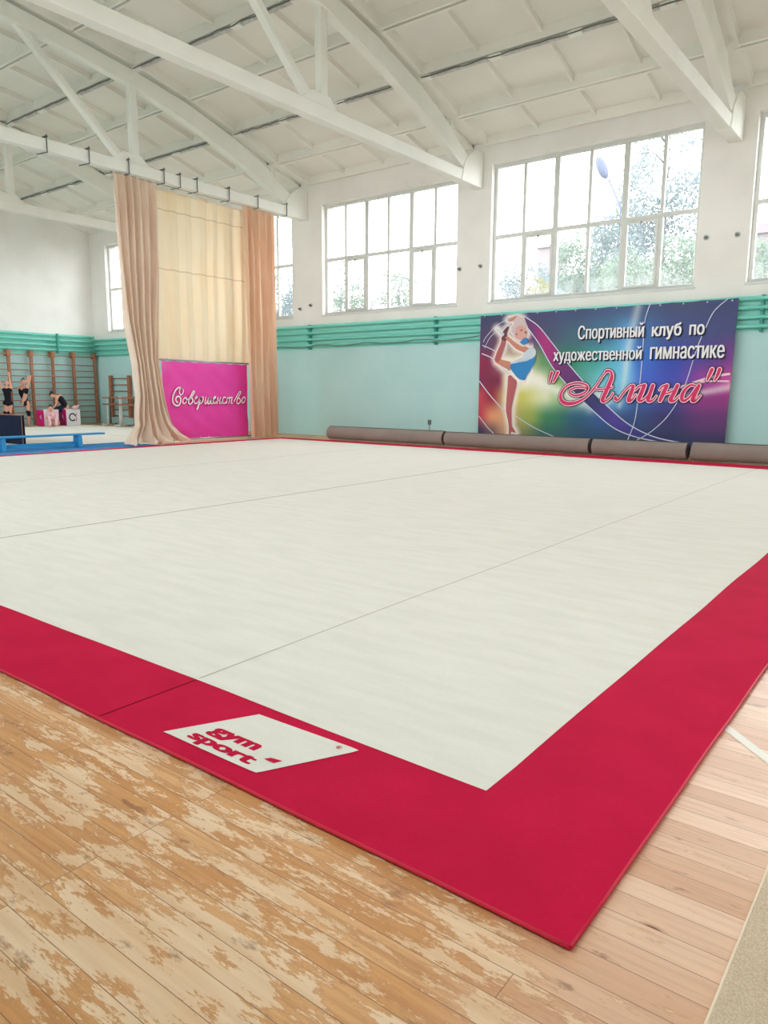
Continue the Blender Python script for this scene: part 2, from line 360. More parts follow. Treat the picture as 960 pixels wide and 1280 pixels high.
# ------------------------------------------------------------------ roof trusses
def make_truss():
    t=thing('roof_truss','','roof truss')
    b=MB(); b.box(-.12,.12,-1,17,6.39,6.65); b.build('bottom_chord',M['truss'],t,.02,2)
    up=[(15.35,7.55),(14.2,8.0),(12.7,8.42),(11.2,8.70),(9.6,8.92),(8.0,9.10)]; lo=[(8.0,8.78),(9.8,8.57),(11.2,8.34),(12.9,7.92),(14.6,7.36),(16.0,6.72)]
    U=[(16.35,6.98),(15.9,7.2)]+up; full=U+[(16-y,z) for y,z in up[-2::-1]]+[(16-15.9,7.2),(16-16.35,6.98)]
    Lo=[(16-y,z) for y,z in lo[::-1]][:-1]+lo
    c=MB()
    # strip segments so the chord is made of convex pieces
    import bisect
    def zi(P,y):
        P=sorted(P)
        for (a,za),(b_,zb) in zip(P,P[1:]):
            if a<=y<=b_: return za+(zb-za)*(y-a)/(b_-a)
        return P[0][1] if y<P[0][0] else P[-1][1]
    ys=sorted(set([round(y,3) for y,_ in full]+[round(y,3) for y,_ in Lo]))
    vs=[];fs=[]
    for y in ys:
        zu=zi(full,y); zl=min(zi(Lo,y),zu-.1) if y<=16 and y>=0 else zu-.3
        vs+=[(-.11,y,zl),(.11,y,zl),(.11,y,zu),(-.11,y,zu)]
    for i in range(len(ys)-1):
        a=4*i;b2=a+4
        for k in range(4): fs.append((a+k,a+(k+1)%4,b2+(k+1)%4,b2+k))
    fs+=[(0,1,2,3),tuple(len(vs)-4+k for k in range(4))]
    c.add(vs,fs); c.build('top_chord',M['truss'],t,.015,1)
    for s in (0,1):
        Y=(lambda y:y) if s==0 else (lambda y:16-y)
        e=MB(); e.prism([(Y(15.98),6.38),(Y(17.0),6.38),(Y(17.0),7.22),(Y(16.62),7.22),(Y(16.3),7.02),(Y(16.1),6.8)],-.14,.14,0); e.build('end_block',M['truss'],t,.02,2)
        p=MB(); p.box(-.08,.08,min(Y(11.06),Y(11.26)),max(Y(11.06),Y(11.26)),6.62,8.5); p.build('post',M['truss'],t,.015,1)
        p=MB(); p.bar((0,Y(10.92),6.58),(0,Y(8.3),8.95),.15,.17,(1,0,0)); p.build('diagonal',M['truss'],t,.015,1)
        g=MB(); g.prism([(Y(10.5),6.62),(Y(11.55),6.62),(Y(11.3),6.86),(Y(10.8),6.86)],-.09,.09,0); g.build('node_gusset',M['truss'],t,.01,1)
        g=MB(); g.box(-.07,.07,min(Y(15.55),Y(15.68)),max(Y(15.55),Y(15.68)),7.3,7.66); g.build('roof_stub',M['truss'],t,.01,1)
    return t
t0=make_truss()
TL=['white concrete roof truss nearest the end wall with the wall bars','white concrete roof truss the beige curtains hang from','white concrete roof truss ending between the two full windows','white concrete roof truss ending right of the banner, above its corner','white concrete roof truss beyond the right edge of the picture']
for i,x in enumerate(TX):
    t=t0 if i==0 else copy_tree(t0); t.location=(x,0,0); tag(t,TL[i],'roof truss','roof trusses')
# seal strips along the slab joints, with sagging cables
def seal_strip(xa,xb,y,label,seed):
    rnd=random.Random(seed); t=thing('joint_strip',label,'ceiling strip',((xa+xb)/2,y,zroof(y)-.012),group='ragged strips under the roof slab joints')
    h=(xb-xa)/2; z=0.0
    x=-h+.27
    while x<h-.4:
        m=MB(); m.box(x,min(x+1.4,h-.05),-.08,.03,z-.055,z-.004); m.build('grey_bar',M['seal'],t,.015,2); x+=1.7
    x=-h+.12
    while x<h-.3:
        m=MB(); m.box(x-.14,x+.14,-.11,.04,z-.085,z-.001); m.build('white_block',M['truss'],t,.015,2); x+=1.7
    n=26; pts=[(-h+.05+2*(h-.05)*k/n, -.125+rnd.uniform(-.015,.015), z-.03-.025*abs(math.sin(k*.9+seed))-rnd.uniform(0,.015)) for k in range(n+1)]
    m=MB(); m.tube(pts,.012,6); m.build('cable',M['cable'],t)
    return t
S=[(-9.9,-4.3,14.2,'ragged grey strip and cable on the ceiling above the banner'),(-15.9,-12.6,14.2,'short ragged strip on the ceiling above the curtain-side window'),(-12.3,-10.3,14.2,'ragged strip ending at the truss between the two full windows'),
(-15.9,-10.3,11.2,'ragged strip passing behind the steep diagonal at the top of the picture'),(-21.9,-16.3,14.2,'ragged strip just above the beige curtain top'),(-21.9,-16.6,11.2,'ragged strip behind the long diagonal at upper left'),
(-27.5,-22.4,14.2,'ragged strip in the farthest bay, left of the curtain'),(-3.9,1.6,14.2,'ragged strip at the top right corner of the picture'),(-9.9,-4.3,11.2,'ragged strip at the top edge, near the right hand truss')]
for i,(a,b,y,l) in enumerate(S): seal_strip(a,b,y,l,i+3)

# flat artwork printed on the two banners, in metres on the banner plane
CORNERS=[(-9.708,3.255),(-3.741,3.279),(-3.793,0.321),(-9.781,0.287)]
GIRL={'halo':[(-9.356,2.946),(-9.248,2.876),(-9.161,2.963),(-9.044,2.996),(-9.063,3.125),(-8.949,3.209),(-8.775,3.237),(-8.615,3.178),(-8.506,2.971),(-8.386,2.814),(-8.379,2.637),(-8.261,2.532),(-8.199,2.379),(-8.203,2.151),(-8.375,1.848),(-8.481,1.643),(-8.653,1.579),(-8.697,1.579),(-8.744,1.279),(-8.807,0.989),(-8.811,0.698),(-8.758,0.487),(-8.619,0.346),(-8.691,0.29),(-8.9,0.281),(-8.937,0.641),(-9.027,0.878),(-9.007,1.171),(-8.982,1.54),(-8.978,1.75),(-9.064,1.908),(-9.232,1.989),(-9.389,2.149),(-9.335,2.332),(-9.223,2.59),(-9.212,2.719),(-9.304,2.775),(-9.368,2.881)],'leg':[(-8.96,1.75),(-8.968,1.488),(-8.986,1.171),(-8.989,0.906),(-8.929,0.668),(-8.892,0.482),(-8.886,0.322),(-8.841,0.31),(-8.813,0.378),(-8.693,0.343),(-8.725,0.408),(-8.804,0.512),(-8.825,0.697),(-8.835,0.962),(-8.786,1.226),(-8.712,1.592),(-8.804,1.697),(-8.895,1.775)],'thigh':[(-9.36,2.175),(-9.327,2.096),(-9.173,2.014),(-9.005,1.933),(-8.914,1.88),(-8.89,2.036),(-8.908,2.101),(-9.027,2.129),(-9.178,2.171),(-9.241,2.251)],'shin':[(-9.36,2.175),(-9.236,2.107),(-9.085,2.482),(-9.075,2.637),(-9.167,2.692),(-9.192,2.563),(-9.29,2.357)],'foot':[(-9.181,2.666),(-9.074,2.611),(-9.013,2.712),(-9.036,2.79),(-8.983,2.929),(-9.005,2.968),(-9.1,2.896),(-9.155,2.795)],'foot2':[(-9.153,2.717),(-9.215,2.784),(-9.308,2.879),(-9.349,2.927),(-9.325,2.937),(-9.187,2.835),(-9.096,2.792)],'arm':[(-9.077,2.688),(-8.985,2.608),(-8.773,2.421),(-8.581,2.338),(-8.509,2.324),(-8.397,2.384),(-8.486,2.463),(-8.601,2.467),(-8.808,2.576),(-8.959,2.697),(-9.034,2.725)],'sleeve':[(-8.576,2.21),(-8.509,2.337),(-8.37,2.422),(-8.256,2.406),(-8.222,2.278),(-8.303,2.179),(-8.443,2.131),(-8.586,2.108),(-8.788,2.06),(-8.907,2.075)],'suit':[(-8.917,1.958),(-8.876,2.048),(-8.586,2.095),(-8.415,2.13),(-8.25,2.254),(-8.23,2.127),(-8.348,1.899),(-8.456,1.746),(-8.496,1.656),(-8.657,1.683),(-8.809,1.827)],'neck':[(-8.663,2.571),(-8.545,2.503),(-8.42,2.601),(-8.494,2.667),(-8.579,2.644)],'face':[(-8.793,2.933),(-8.831,2.807),(-8.813,2.704),(-8.723,2.637),(-8.607,2.633),(-8.509,2.693),(-8.469,2.767),(-8.502,2.869),(-8.621,2.976),(-8.708,2.993)],'hair':[(-9.049,3.124),(-9.006,3.173),(-8.832,3.202),(-8.76,3.224),(-8.628,3.153),(-8.552,3.048),(-8.503,2.882),(-8.606,2.963),(-8.707,2.967),(-8.791,2.895),(-8.799,2.729),(-8.891,2.822),(-8.909,2.926),(-8.839,3.012),(-8.886,3.078),(-9.003,3.084)],'hand':[(-9.004,3.122),(-8.918,3.156),(-8.789,3.212),(-8.773,3.186),(-8.857,3.102),(-8.959,3.081)],'mouth':[(-8.543,2.815),(-8.509,2.824),(-8.493,2.788),(-8.521,2.769)],'eye':[(-8.66,2.864),(-8.617,2.879),(-8.61,2.849),(-8.644,2.835)],'eye2':[(-8.773,2.792),(-8.734,2.765),(-8.75,2.74),(-8.777,2.759)]}
LINES={'white':[([(-3.947,3.289),(-4.205,3.045),(-4.366,2.665),(-4.498,2.277),(-4.649,1.647),(-4.786,1.241),(-5.028,0.824),(-5.352,0.499),(-5.659,0.294)],0.02),([(-5.531,3.303),(-5.626,2.958),(-5.638,2.481),(-5.643,1.999),(-5.668,1.372),(-5.722,0.735),(-5.855,0.3)],0.022),([(-8.8,3.213),(-9.276,3.031),(-9.584,2.773),(-9.698,2.605)],0.018),([(-8.798,3.16),(-9.228,2.913),(-9.492,2.73),(-9.657,2.462)],0.016),([(-9.714,2.526),(-9.436,2.416),(-9.205,2.277)],0.025),([(-9.726,2.321),(-9.382,2.18),(-9.104,1.94),(-8.966,1.821)],0.03),([(-9.779,1.629),(-9.491,1.309),(-9.16,0.994),(-9.021,0.878)],0.03),([(-9.771,0.74),(-9.509,0.463),(-9.272,0.269)],0.025),([(-8.706,0.766),(-8.218,0.507),(-7.621,0.283)],0.022),([(-8.584,3.186),(-8.195,2.942),(-7.806,2.518),(-7.38,2.028),(-6.803,1.438),(-6.403,1.078),(-5.862,0.659),(-5.276,0.396),(-4.654,0.285)],0.028),([(-8.444,2.879),(-8.134,2.492),(-7.78,1.96),(-7.355,1.51),(-6.779,0.999),(-6.225,0.575),(-5.7,0.379),(-5.199,0.294)],0.028)],'pink':[([(-3.812,1.76),(-4.107,1.71),(-4.418,1.613),(-4.737,1.499),(-5.066,1.409)],0.05),([(-3.813,1.611),(-4.163,1.612),(-4.416,1.579),(-4.735,1.472)],0.035)]}
RIBBON=[[(-8.584,3.186),(-8.195,2.942),(-7.806,2.518),(-7.38,2.028),(-6.803,1.438),(-6.403,1.078),(-5.862,0.659),(-5.276,0.396),(-4.654,0.285)],[(-8.444,2.879),(-8.134,2.492),(-7.78,1.96),(-7.355,1.51),(-6.779,0.999),(-6.225,0.575),(-5.7,0.379),(-5.199,0.294)]]
ALINA=[([(-6.868,1.453),(-6.967,1.476),(-7.14,1.476),(-7.287,1.417),(-7.283,1.335),(-7.156,1.289),(-6.984,1.325),(-6.866,1.418),(-6.871,1.511),(-7.022,1.575),(-7.22,1.569),(-7.417,1.487),(-7.523,1.321),(-7.504,1.179),(-7.373,1.098),(-7.172,1.113),(-6.978,1.197),(-6.79,1.35),(-6.632,1.557),(-6.5,1.761),(-6.41,1.839),(-6.316,1.827)],[6,8,8,8,8,10,10,8,8,9,9,9,12,18,20,16,10,8,7,6,6,8]),([(-6.316,1.827),(-6.298,1.714),(-6.347,1.556),(-6.43,1.352),(-6.493,1.203),(-6.467,1.158),(-6.397,1.181),(-6.307,1.262),(-6.254,1.353)],[10,18,20,20,18,12,8,6,5]),([(-6.723,1.453),(-6.577,1.431),(-6.389,1.454),(-6.273,1.489)],[5,7,7,5]),([(-6.457,1.839),(-6.412,1.862),(-6.34,1.849)],[8,8,8]),([(-6.189,1.252),(-6.175,1.207),(-6.117,1.207),(-6.01,1.355),(-5.882,1.5),(-5.804,1.523)],[14,14,8,7,7,10]),([(-5.792,1.512),(-5.829,1.378),(-5.887,1.21),(-5.862,1.172),(-5.807,1.2),(-5.724,1.323)],[14,20,18,12,7,5]),([(-7.624,1.829),(-7.683,1.711),(-7.729,1.605)],[16,14,6]),([(-7.779,1.83),(-7.812,1.712),(-7.833,1.593)],[14,13,5]),([(-5.741,1.423),(-5.667,1.501),(-5.558,1.534)],[6,7,8]),([(-5.546,1.523),(-5.603,1.357),(-5.65,1.224),(-5.614,1.18),(-5.528,1.225),(-5.425,1.358),(-5.369,1.512)],[18,20,18,12,7,6,7]),([(-5.359,1.523),(-5.413,1.336),(-5.449,1.215),(-5.414,1.178),(-5.339,1.205),(-5.268,1.294)],[16,18,18,12,7,5]),([(-5.211,1.425),(-5.151,1.501),(-5.046,1.534)],[6,7,8]),([(-5.056,1.523),(-5.12,1.36),(-5.185,1.196)],[16,20,16]),([(-5.151,1.328),(-5.013,1.361),(-4.89,1.426)],[6,7,7]),([(-4.833,1.523),(-4.896,1.362),(-4.961,1.221),(-4.927,1.184),(-4.854,1.211),(-4.786,1.298)],[16,18,18,12,7,5]),([(-4.459,1.513),(-4.543,1.534),(-4.642,1.47),(-4.716,1.342),(-4.718,1.224),(-4.654,1.203),(-4.547,1.3),(-4.455,1.449),(-4.389,1.534)],[7,9,12,16,16,12,8,7,7]),([(-4.388,1.523),(-4.449,1.365),(-4.5,1.226),(-4.477,1.19),(-4.418,1.217),(-4.343,1.313)],[14,18,18,12,7,5]),([(-4.151,1.856),(-4.192,1.742),(-4.234,1.628)],[16,14,6]),([(-4.002,1.854),(-4.033,1.741),(-4.084,1.627)],[16,14,6])]
T=[(-7.179,2.535),(-4.355,2.553),(-7.197,2.882),(-4.373,2.8),(-7.783,2.087),(-3.916,2.162),(-7.796,2.388),(-3.93,2.342)]
WORD=[([(12.221,1.232),(12.197,1.338),(12.258,1.41),(12.329,1.363),(12.295,1.267),(12.221,1.232)],0.0109),([(12.301,1.386),(12.201,1.428),(12.083,1.362),(11.996,1.221),(11.977,1.08),(12.036,0.985),(12.15,0.964),(12.227,1.066),(12.218,1.173),(12.132,1.197),(12.071,1.114),(12.125,1.043)],0.0191),([(12.418,1.088),(12.397,1.05),(12.365,1.022),(12.333,1.012),(12.307,1.023),(12.295,1.051),(12.301,1.089),(12.322,1.127),(12.354,1.155),(12.387,1.165),(12.413,1.154),(12.424,1.126),(12.418,1.088)],0.0164),([(12.464,1.112),(12.542,1.195),(12.638,1.328),(12.682,1.316),(12.602,1.207),(12.502,1.112),(12.481,1.028),(12.533,0.998),(12.611,1.063),(12.6,1.147),(12.539,1.135)],0.0164),([(12.673,1.11),(12.766,1.17),(12.752,1.2),(12.696,1.147),(12.67,1.05),(12.713,1.006),(12.807,1.061)],0.0136),([(12.823,1.085),(12.889,1.182),(12.82,1.0),(12.752,0.86)],0.0218),([(12.838,1.073),(12.919,1.182),(12.971,1.157),(12.929,1.048),(12.866,1.004)],0.0136),([(13.058,1.182),(13.02,1.022),(13.066,1.01),(13.151,1.169),(13.114,1.021),(13.169,1.008),(13.251,1.168),(13.214,1.02),(13.27,1.007),(13.319,1.057)],0.0136),([(13.289,1.094),(13.388,1.168),(13.373,1.193),(13.314,1.143),(13.297,1.044),(13.34,1.004),(13.415,1.056)],0.0109),([(13.474,1.168),(13.429,1.006)],0.0164),([(13.439,1.088),(13.529,1.092)],0.0082),([(13.564,1.167),(13.519,1.017),(13.567,1.004),(13.607,1.042)],0.0136),([(13.742,1.154),(13.694,1.179),(13.643,1.117),(13.63,1.029),(13.687,1.003),(13.754,1.045)],0.0136),([(13.808,1.166),(13.759,1.002)],0.0136),([(13.796,1.116),(13.874,1.171),(13.89,1.141),(13.851,1.001)],0.0136),([(13.872,1.115),(13.957,1.171),(13.973,1.14),(13.931,1.013),(13.984,1.005)],0.0136),([(14.036,1.051),(14.142,1.19),(14.248,1.318),(14.305,1.305),(14.227,1.203),(14.156,1.101),(14.146,1.011),(14.202,0.99),(14.273,1.056),(14.252,1.139),(14.19,1.126)],0.0136),([(14.456,1.091),(14.432,1.05),(14.399,1.02),(14.364,1.009),(14.337,1.02),(14.325,1.051),(14.332,1.092),(14.356,1.133),(14.389,1.163),(14.424,1.174),(14.451,1.163),(14.463,1.132),(14.456,1.091)],0.0164)]
# ------------------------------------------------------------------ text and print helpers
def text_mesh(body, x0,x1,y0,y1, bold=0.):
    """lettering fitted into a rectangle: the font's outlines, filled by winding number; bold = union of shifted outlines"""
    cu=bpy.data.curves.new('lettering','FONT'); cu.body=body; cu.resolution_u=4; cu.fill_mode='NONE'
    o=bpy.data.objects.new('lettering',cu); C.objects.link(o); dg=bpy.context.evaluated_depsgraph_get(); dg.update()
    me=bpy.data.meshes.new_from_object(o.evaluated_get(dg)); pts=[Vector(p.co[:2]) for p in me.vertices]
    nxt={}
    for e in me.edges:
        for p,q in (tuple(e.vertices),tuple(e.vertices)[::-1]): nxt.setdefault(p,[]).append(q)
    seen=set(); loops=[]
    for s in range(len(pts)):
        if s in seen or s not in nxt: continue
        # follow the outline in the direction of rising indices so its winding is kept
        Lp=[s]; seen.add(s); cur=s
        while True:
            n_=[q for q in sorted(nxt[cur],key=lambda q:(q!=cur+1)) if q not in seen]
            if not n_: break
            cur=n_[0]; Lp.append(cur); seen.add(cur)
        loops.append(Lp)
    bpy.data.objects.remove(o); bpy.data.curves.remove(cu); bpy.data.meshes.remove(me)
    edges=[(Lp[k],Lp[(k+1)%len(Lp)]) for Lp in loops for k in range(len(Lp))]
    if bold:
        base,be=pts,edges; pts=[];edges=[]
        for dx,dy in ([(-1,-.4),(-1,.4),(0,-.41),(0,.41),(1,-.4),(1,.4)] if len(body)<6 else [(-1,0),(0,.01),(1,.0)]):
            b0=len(pts); pts+=[p+Vector((dx*bold,dy*bold)) for p in base]; edges+=[(b0+p,b0+q) for p,q in be]
    r=delaunay_2d_cdt(pts,edges,[],0,1e-6); v=[tuple(p) for p in r[0]]
    def wind(x,y):
        w=0
        for p,q in edges:
            (ax,ay),(bx,by)=pts[p],pts[q]
            if (ay>y)!=(by>y) and x<(bx-ax)*(y-ay)/(by-ay)+ax: w+=1 if by>ay else -1
        return w
    f=[q for q in r[2] if wind(sum(v[i][0] for i in q)/3,sum(v[i][1] for i in q)/3)!=0]
    nv=len(v)
    a,b=min(p[0] for p in v),max(p[0] for p in v); c,d=min(p[1] for p in v),max(p[1] for p in v)
    return [(x0+(p[0]-a)/(b-a)*(x1-x0), y0+(p[1]-c)/(d-c)*(y1-y0), i//nv) for i,p in enumerate(v)],f
def catmull(P,W=None,n=6):
    out=[];ws=[]
    for i in range(len(P)-1):
        p=[P[max(i-1,0)],P[i],P[i+1],P[min(i+2,len(P)-1)]]
        for k in range(n):
            t=k/n
            out.append(tuple(.5*((2*p[1][j])+(-p[0][j]+p[2][j])*t+(2*p[0][j]-5*p[1][j]+4*p[2][j]-p[3][j])*t*t+(-p[0][j]+3*p[1][j]-3*p[2][j]+p[3][j])*t**3) for j in range(2)))
            if W: ws.append(W[i]+(W[i+1]-W[i])*t)
    out.append(P[-1]); 
    if W: ws.append(W[-1])
    return out,ws
def stroke(mb,P,W,place,grow=0,n=6,m=0):
    """a pen stroke in 2D with half-widths W, laid out by place(u,v)"""
    if not isinstance(W,(list,tuple)): W=[W]*len(P)
    p,w=catmull(P,list(W),n); vs=[]
    for i,(x,y) in enumerate(p):
        a=p[max(i-1,0)]; b=p[min(i+1,len(p)-1)]; dx,dy=b[0]-a[0],b[1]-a[1]; l=math.hypot(dx,dy) or 1
        nx,ny=-dy/l,dx/l; g=w[i]+grow
        vs+=[place(x+nx*g,y+ny*g),place(x-nx*g,y-ny*g)]
    mb.add(vs,[(2*i,2*i+1,2*i+3,2*i+2) for i in range(len(p)-1)],m)
    for e,s in ((0,-1),(-1,1)):          # rounded ends
        c=p[e]; q=p[1] if e==0 else p[-2]; ang=math.atan2(c[1]-q[1],c[0]-q[0]); g=w[e]+grow
        mb.add([place(c[0]+g*math.cos(ang-PI/2+PI*k/6),c[1]+g*math.sin(ang-PI/2+PI*k/6)) for k in range(7)],[tuple(range(7))],m)
# ------------------------------------------------------------------ gymnastics carpet
X0,X1=-15.50,-.625; Y0,Y1=1.59,15.35
def edge(p,q,n,amp,seed):
    r=[]
    for i in range(n):
        t=i/n; x=p[0]+(q[0]-p[0])*t; y=p[1]+(q[1]-p[1])*t; d=Vector((q[0]-p[0],q[1]-p[1])).normalized()
        s=amp*(noise.noise(Vector((x*1.3,y*1.3,seed)))) if 0<i else 0; r.append((x-d.y*s,y+d.x*s))
    return r
outer=edge((X1,Y0),(X1,Y1),60,.010,1)+edge((X1,Y1),(X0,Y1),40,.02,2)+edge((X0,Y1),(X0,Y0+.03),60,.02,3)+edge((X0,Y0+.03),(X1,Y0),70,.010,4)
inner=edge((-1.15,2.09),(-1.16,14.62),60,.010,5)+edge((-1.16,14.62),(-15.1,14.85),40,.03,6)+edge((-15.1,14.85),(-15.22,2.20),60,.02,7)+edge((-15.22,2.20),(-1.15,2.09),70,.010,8)
carpet=thing('gymnastics_carpet','huge ivory gymnastics carpet with a crimson border laid on the board floor','carpet',(X1,Y0,0))
def loc(pts,z): return [(x-X1,y-Y0,z) for x,y in pts]
m=MB(); n=len(outer)
m.add(loc(outer,.003)+loc(outer,.019),[tuple(range(n,2*n))]+[(i,(i+1)%n,n+(i+1)%n,n+i) for i in range(n)]); m.build('border',M['red'],carpet)
m=MB(); m.add(loc(inner,.0205),[tuple(range(len(inner)))]); m.build('field',M['white'],carpet)
m=MB(); m.tube([Vector(p) for p in loc(outer+outer[:1],.0125)],.0070,8); m.build('edge_binding',M['redbind'],carpet)
sred=mat('dark_crimson_groove',(122,10,36),.9,.1); sgr=mat('grey_groove',(168,164,156),.9,.1); sgr2=mat('grey_gap',(136,134,132),.9,.1)
for k,(x,w,mt) in enumerate(((-2.735,.004,sgr),(-6.86,.011,sgr2),(-10.98,.010,sgr))):
    m=MB(); rr=random.Random(k); ys=[2.12+i*(14.62-2.12)/60 for i in range(61)]
    P=[(x+.012*noise.noise(Vector((y*.4,k,0))),y) for y in ys]
    m.add([(px-X1-w*s,py-Y0,.0215) for px,py in P for s in (-1,1)],[(2*i,2*i+1,2*i+3,2*i+2) for i in range(60)]); m.build('seam',mt,carpet)
    for ya,yb in ((1.60,2.125),(14.62,15.33)):
        m=MB(); m.box(x-.004-X1,x+.004-X1,ya-Y0,yb-Y0,.0185,.0202); m.build('border_seam',sred,carpet)
pt=MB(); pc=[(-2.40,1.675),(-1.865,1.683),(-1.680,2.040),(-2.215,2.025)]
def wob(pts,amp,seed):
    out=[]
    for (a,b) in zip(pts,pts[1:]+pts[:1]): out+=edge(a,b,14,amp,seed)
    return out
w=wob(pc,.008,11); pt.add(loc(w,.0215),[tuple(range(len(w)))]); patch=pt.build('logo_patch',M['white'],carpet)
L=MB()
def put(body,x0,x1,y0,y1,dx,bold):
    v,f=text_mesh(body,x0,x1,y0,y1,bold)
    L.add([(x+(y-1.76)*dx-X1,y-Y0,+.0224+.00018*q) for x,y,q in v],f)
put('gym',-2.262,-1.995,1.766,1.838,.1,.055); put('sport',-2.288,-1.924,1.684,1.757,.1,.055)
L.add([(x-X1,y-Y0,.0228) for x,y in ((-1.915,1.768),(-1.863,1.769),(-1.848,1.800),(-1.900,1.791))],[(0,1,2,3)])
L.build('gym_sport_lettering',M['red'],patch)
L=MB(); put('®',-1.765,-1.742,1.998,2.022,0,.012); L.build('registered_mark',M['red'],patch)
# ------------------------------------------------------------------ other floor coverings
t=thing('beige_rug','beige looped rug lying right of the crimson carpet corner','rug',(-.295,.2,0))
m=MB(); m.box(0,1.9,-1.0,2.23,.001,.012); m.build('pile',M['rug'],t,.005,2)
m=MB(); m.box(-.006,.003,-1.0,2.23,.0,.009); m.build('bound_edge',mat('rug_edge',(240,222,198),.9,.1,bump=.5),t,.003,2)
m=MB(); P=[(-.66,3.21),(-.3,2.85),(.6,1.95),(1.1,1.45)]; m.add([(x+s*.016,y+s*.016,.0015) for x,y in P for s in (-1,1)]+[(x+s*.016,y+s*.016,.0003) for x,y in P for s in (-1,1)],[(2*i,2*i+1,2*i+3,2*i+2) for i in range(3)]+[(0,1,9,8),(6,7,15,14)])
tag(m.build('floor_tape',M['tape']),'white tape line running diagonally out from under the crimson edge','tape')
t=thing('blue_mat','thin blue mat strip lying under the blue bench','mat',(-16.3,7,0))
m=MB(); m.box(-.86,.77,-5.5,4.15,.002,.014); m.build('mat_sheet',M['blue'],t,.004,2)
m=MB(); m.box(-.87,-.85,-5.5,4.15,.002,.016); m.box(-.86,.77,4.14,4.16,.002,.016); m.build('mat_edge',M['benchblue'],t)
t=thing('white_carpet','second pale gymnastics carpet in the far half of the hall, behind the curtain','carpet',(-21.8,8,0))
m=MB(); m.box(-4.5,4.62,-8.5,7.6,.001,.018); m.build('field',M['white'],t,.004,2)
for y in (2.0,4.6): 
    m=MB(); m.box(-4.5,4.6,y,y+.02,.0175,.019); m.build('seam',sgr,t)
# ------------------------------------------------------------------ rolled carpets
def roll(xa,xb,label,seed,r=.178,y=15.77):
    rnd=random.Random(seed); t=thing('carpet_roll',label,'carpet roll',((xa+xb)/2,y,.0215),group='rolled carpets along the window wall')
    h=(xb-xa)/2; n=28; m=MB(); ns=16; rings=[]
    for i in range(ns+1):
        x=-h+2*h*i/ns; rr=r*(1+.012*noise.noise(Vector((x*.6,seed,0)))); sag=.004*noise.noise(Vector((x,seed,3)))
        rings+=[(x,rr*math.cos(2*PI*k/n),r+rr*math.sin(2*PI*k/n)*(1.0 if math.sin(2*PI*k/n)>0 else .985)+sag) for k in range(n)]
    m.add(rings,[(i*n+k,i*n+(k+1)%n,(i+1)*n+(k+1)%n,(i+1)*n+k) for i in range(ns) for k in range(n)],0,True)
    m.add(rings[:n],[tuple(range(n))[::-1]]); m.add(rings[-n:],[tuple(range(n))]); m.build('rolled_sheet',M['grey'],t)
    m=MB(); a=math.radians(97); m.bar((-h,(r+.003)*math.cos(a),r+(r+.003)*math.sin(a)),(h,(r+.003)*math.cos(a),r+(r+.003)*math.sin(a)),.035,.012); m.build('loose_edge',M['greydark'],t,.004,1)
    for s in (-1,1):
        m=MB(); m.tube([(s*(h+.002),(.03+(r-.035)*k/90)*math.cos(k*.42),r+(.03+(r-.035)*k/90)*math.sin(k*.42)) for k in range(91)],.004,5); m.build('spiral_end',M['greydark'],t)
    return t
roll(-14.02,-10.16,'taupe rolled carpet lying farthest left along the window wall, left of the banner',1)
roll(-10.06,-6.31,'taupe rolled carpet under the left half of the banner',2,.172,15.72)
roll(-6.22,-4.24,'short taupe rolled carpet under the right half of the banner',3,.172,15.70)
roll(-4.14,-.3,'taupe rolled carpet at the right edge of the picture',4,.182,15.72)
# ------------------------------------------------------------------ heating pipes
brk_m=mat('dark_teal_iron',(70,158,146),.5,.4)
def register(name_loc,rz,length,brk,label,dz=0):
    t=thing('heating_pipes',label,'heating pipes',name_loc,rz)
    for z in (3.27,3.09,2.90,2.72):
        m=MB(); n=24; m.tube([(length*k/n,.0,z+dz+.0015*noise.noise(Vector((k*.7,z*9,1)))) for k in range(n+1)],.040,12); m.build('pipe',M['pipe'],t)
    for x in brk:
        m=MB(); m.box(x-.03,x+.03,-.005,.12,2.60+dz,3.34+dz)
        for z in (3.27,3.09,2.90,2.72): m.box(x-.035,x+.035,-.07,.03,z-.075+dz,z-.045+dz)
        m.build('bracket',brk_m,t,.006,1)
    return t
register((XL+.05,16.87,0),0,35.8,(5.7,11.85,16.45,24.4,30.0),'four teal heating pipes running along the window wall behind the banner')
register((XL+.13,16.80,0),-PI/2,17.6,(1.47,6.1,10.7),'four teal heating pipes on the end wall above the wall bars',.12)
m=MB(); rr=random.Random(5); m.tube([(-17.6+k*.26,16.80,2.665+.004*k*.6+.03*math.sin(k*.9)+rr.uniform(-.012,.012)) for k in range(31)],.011,6)
tag(m.build('sagging_cable',M['cable']),'thin wavy cable hanging along the lowest heating pipe left of the banner','cable')
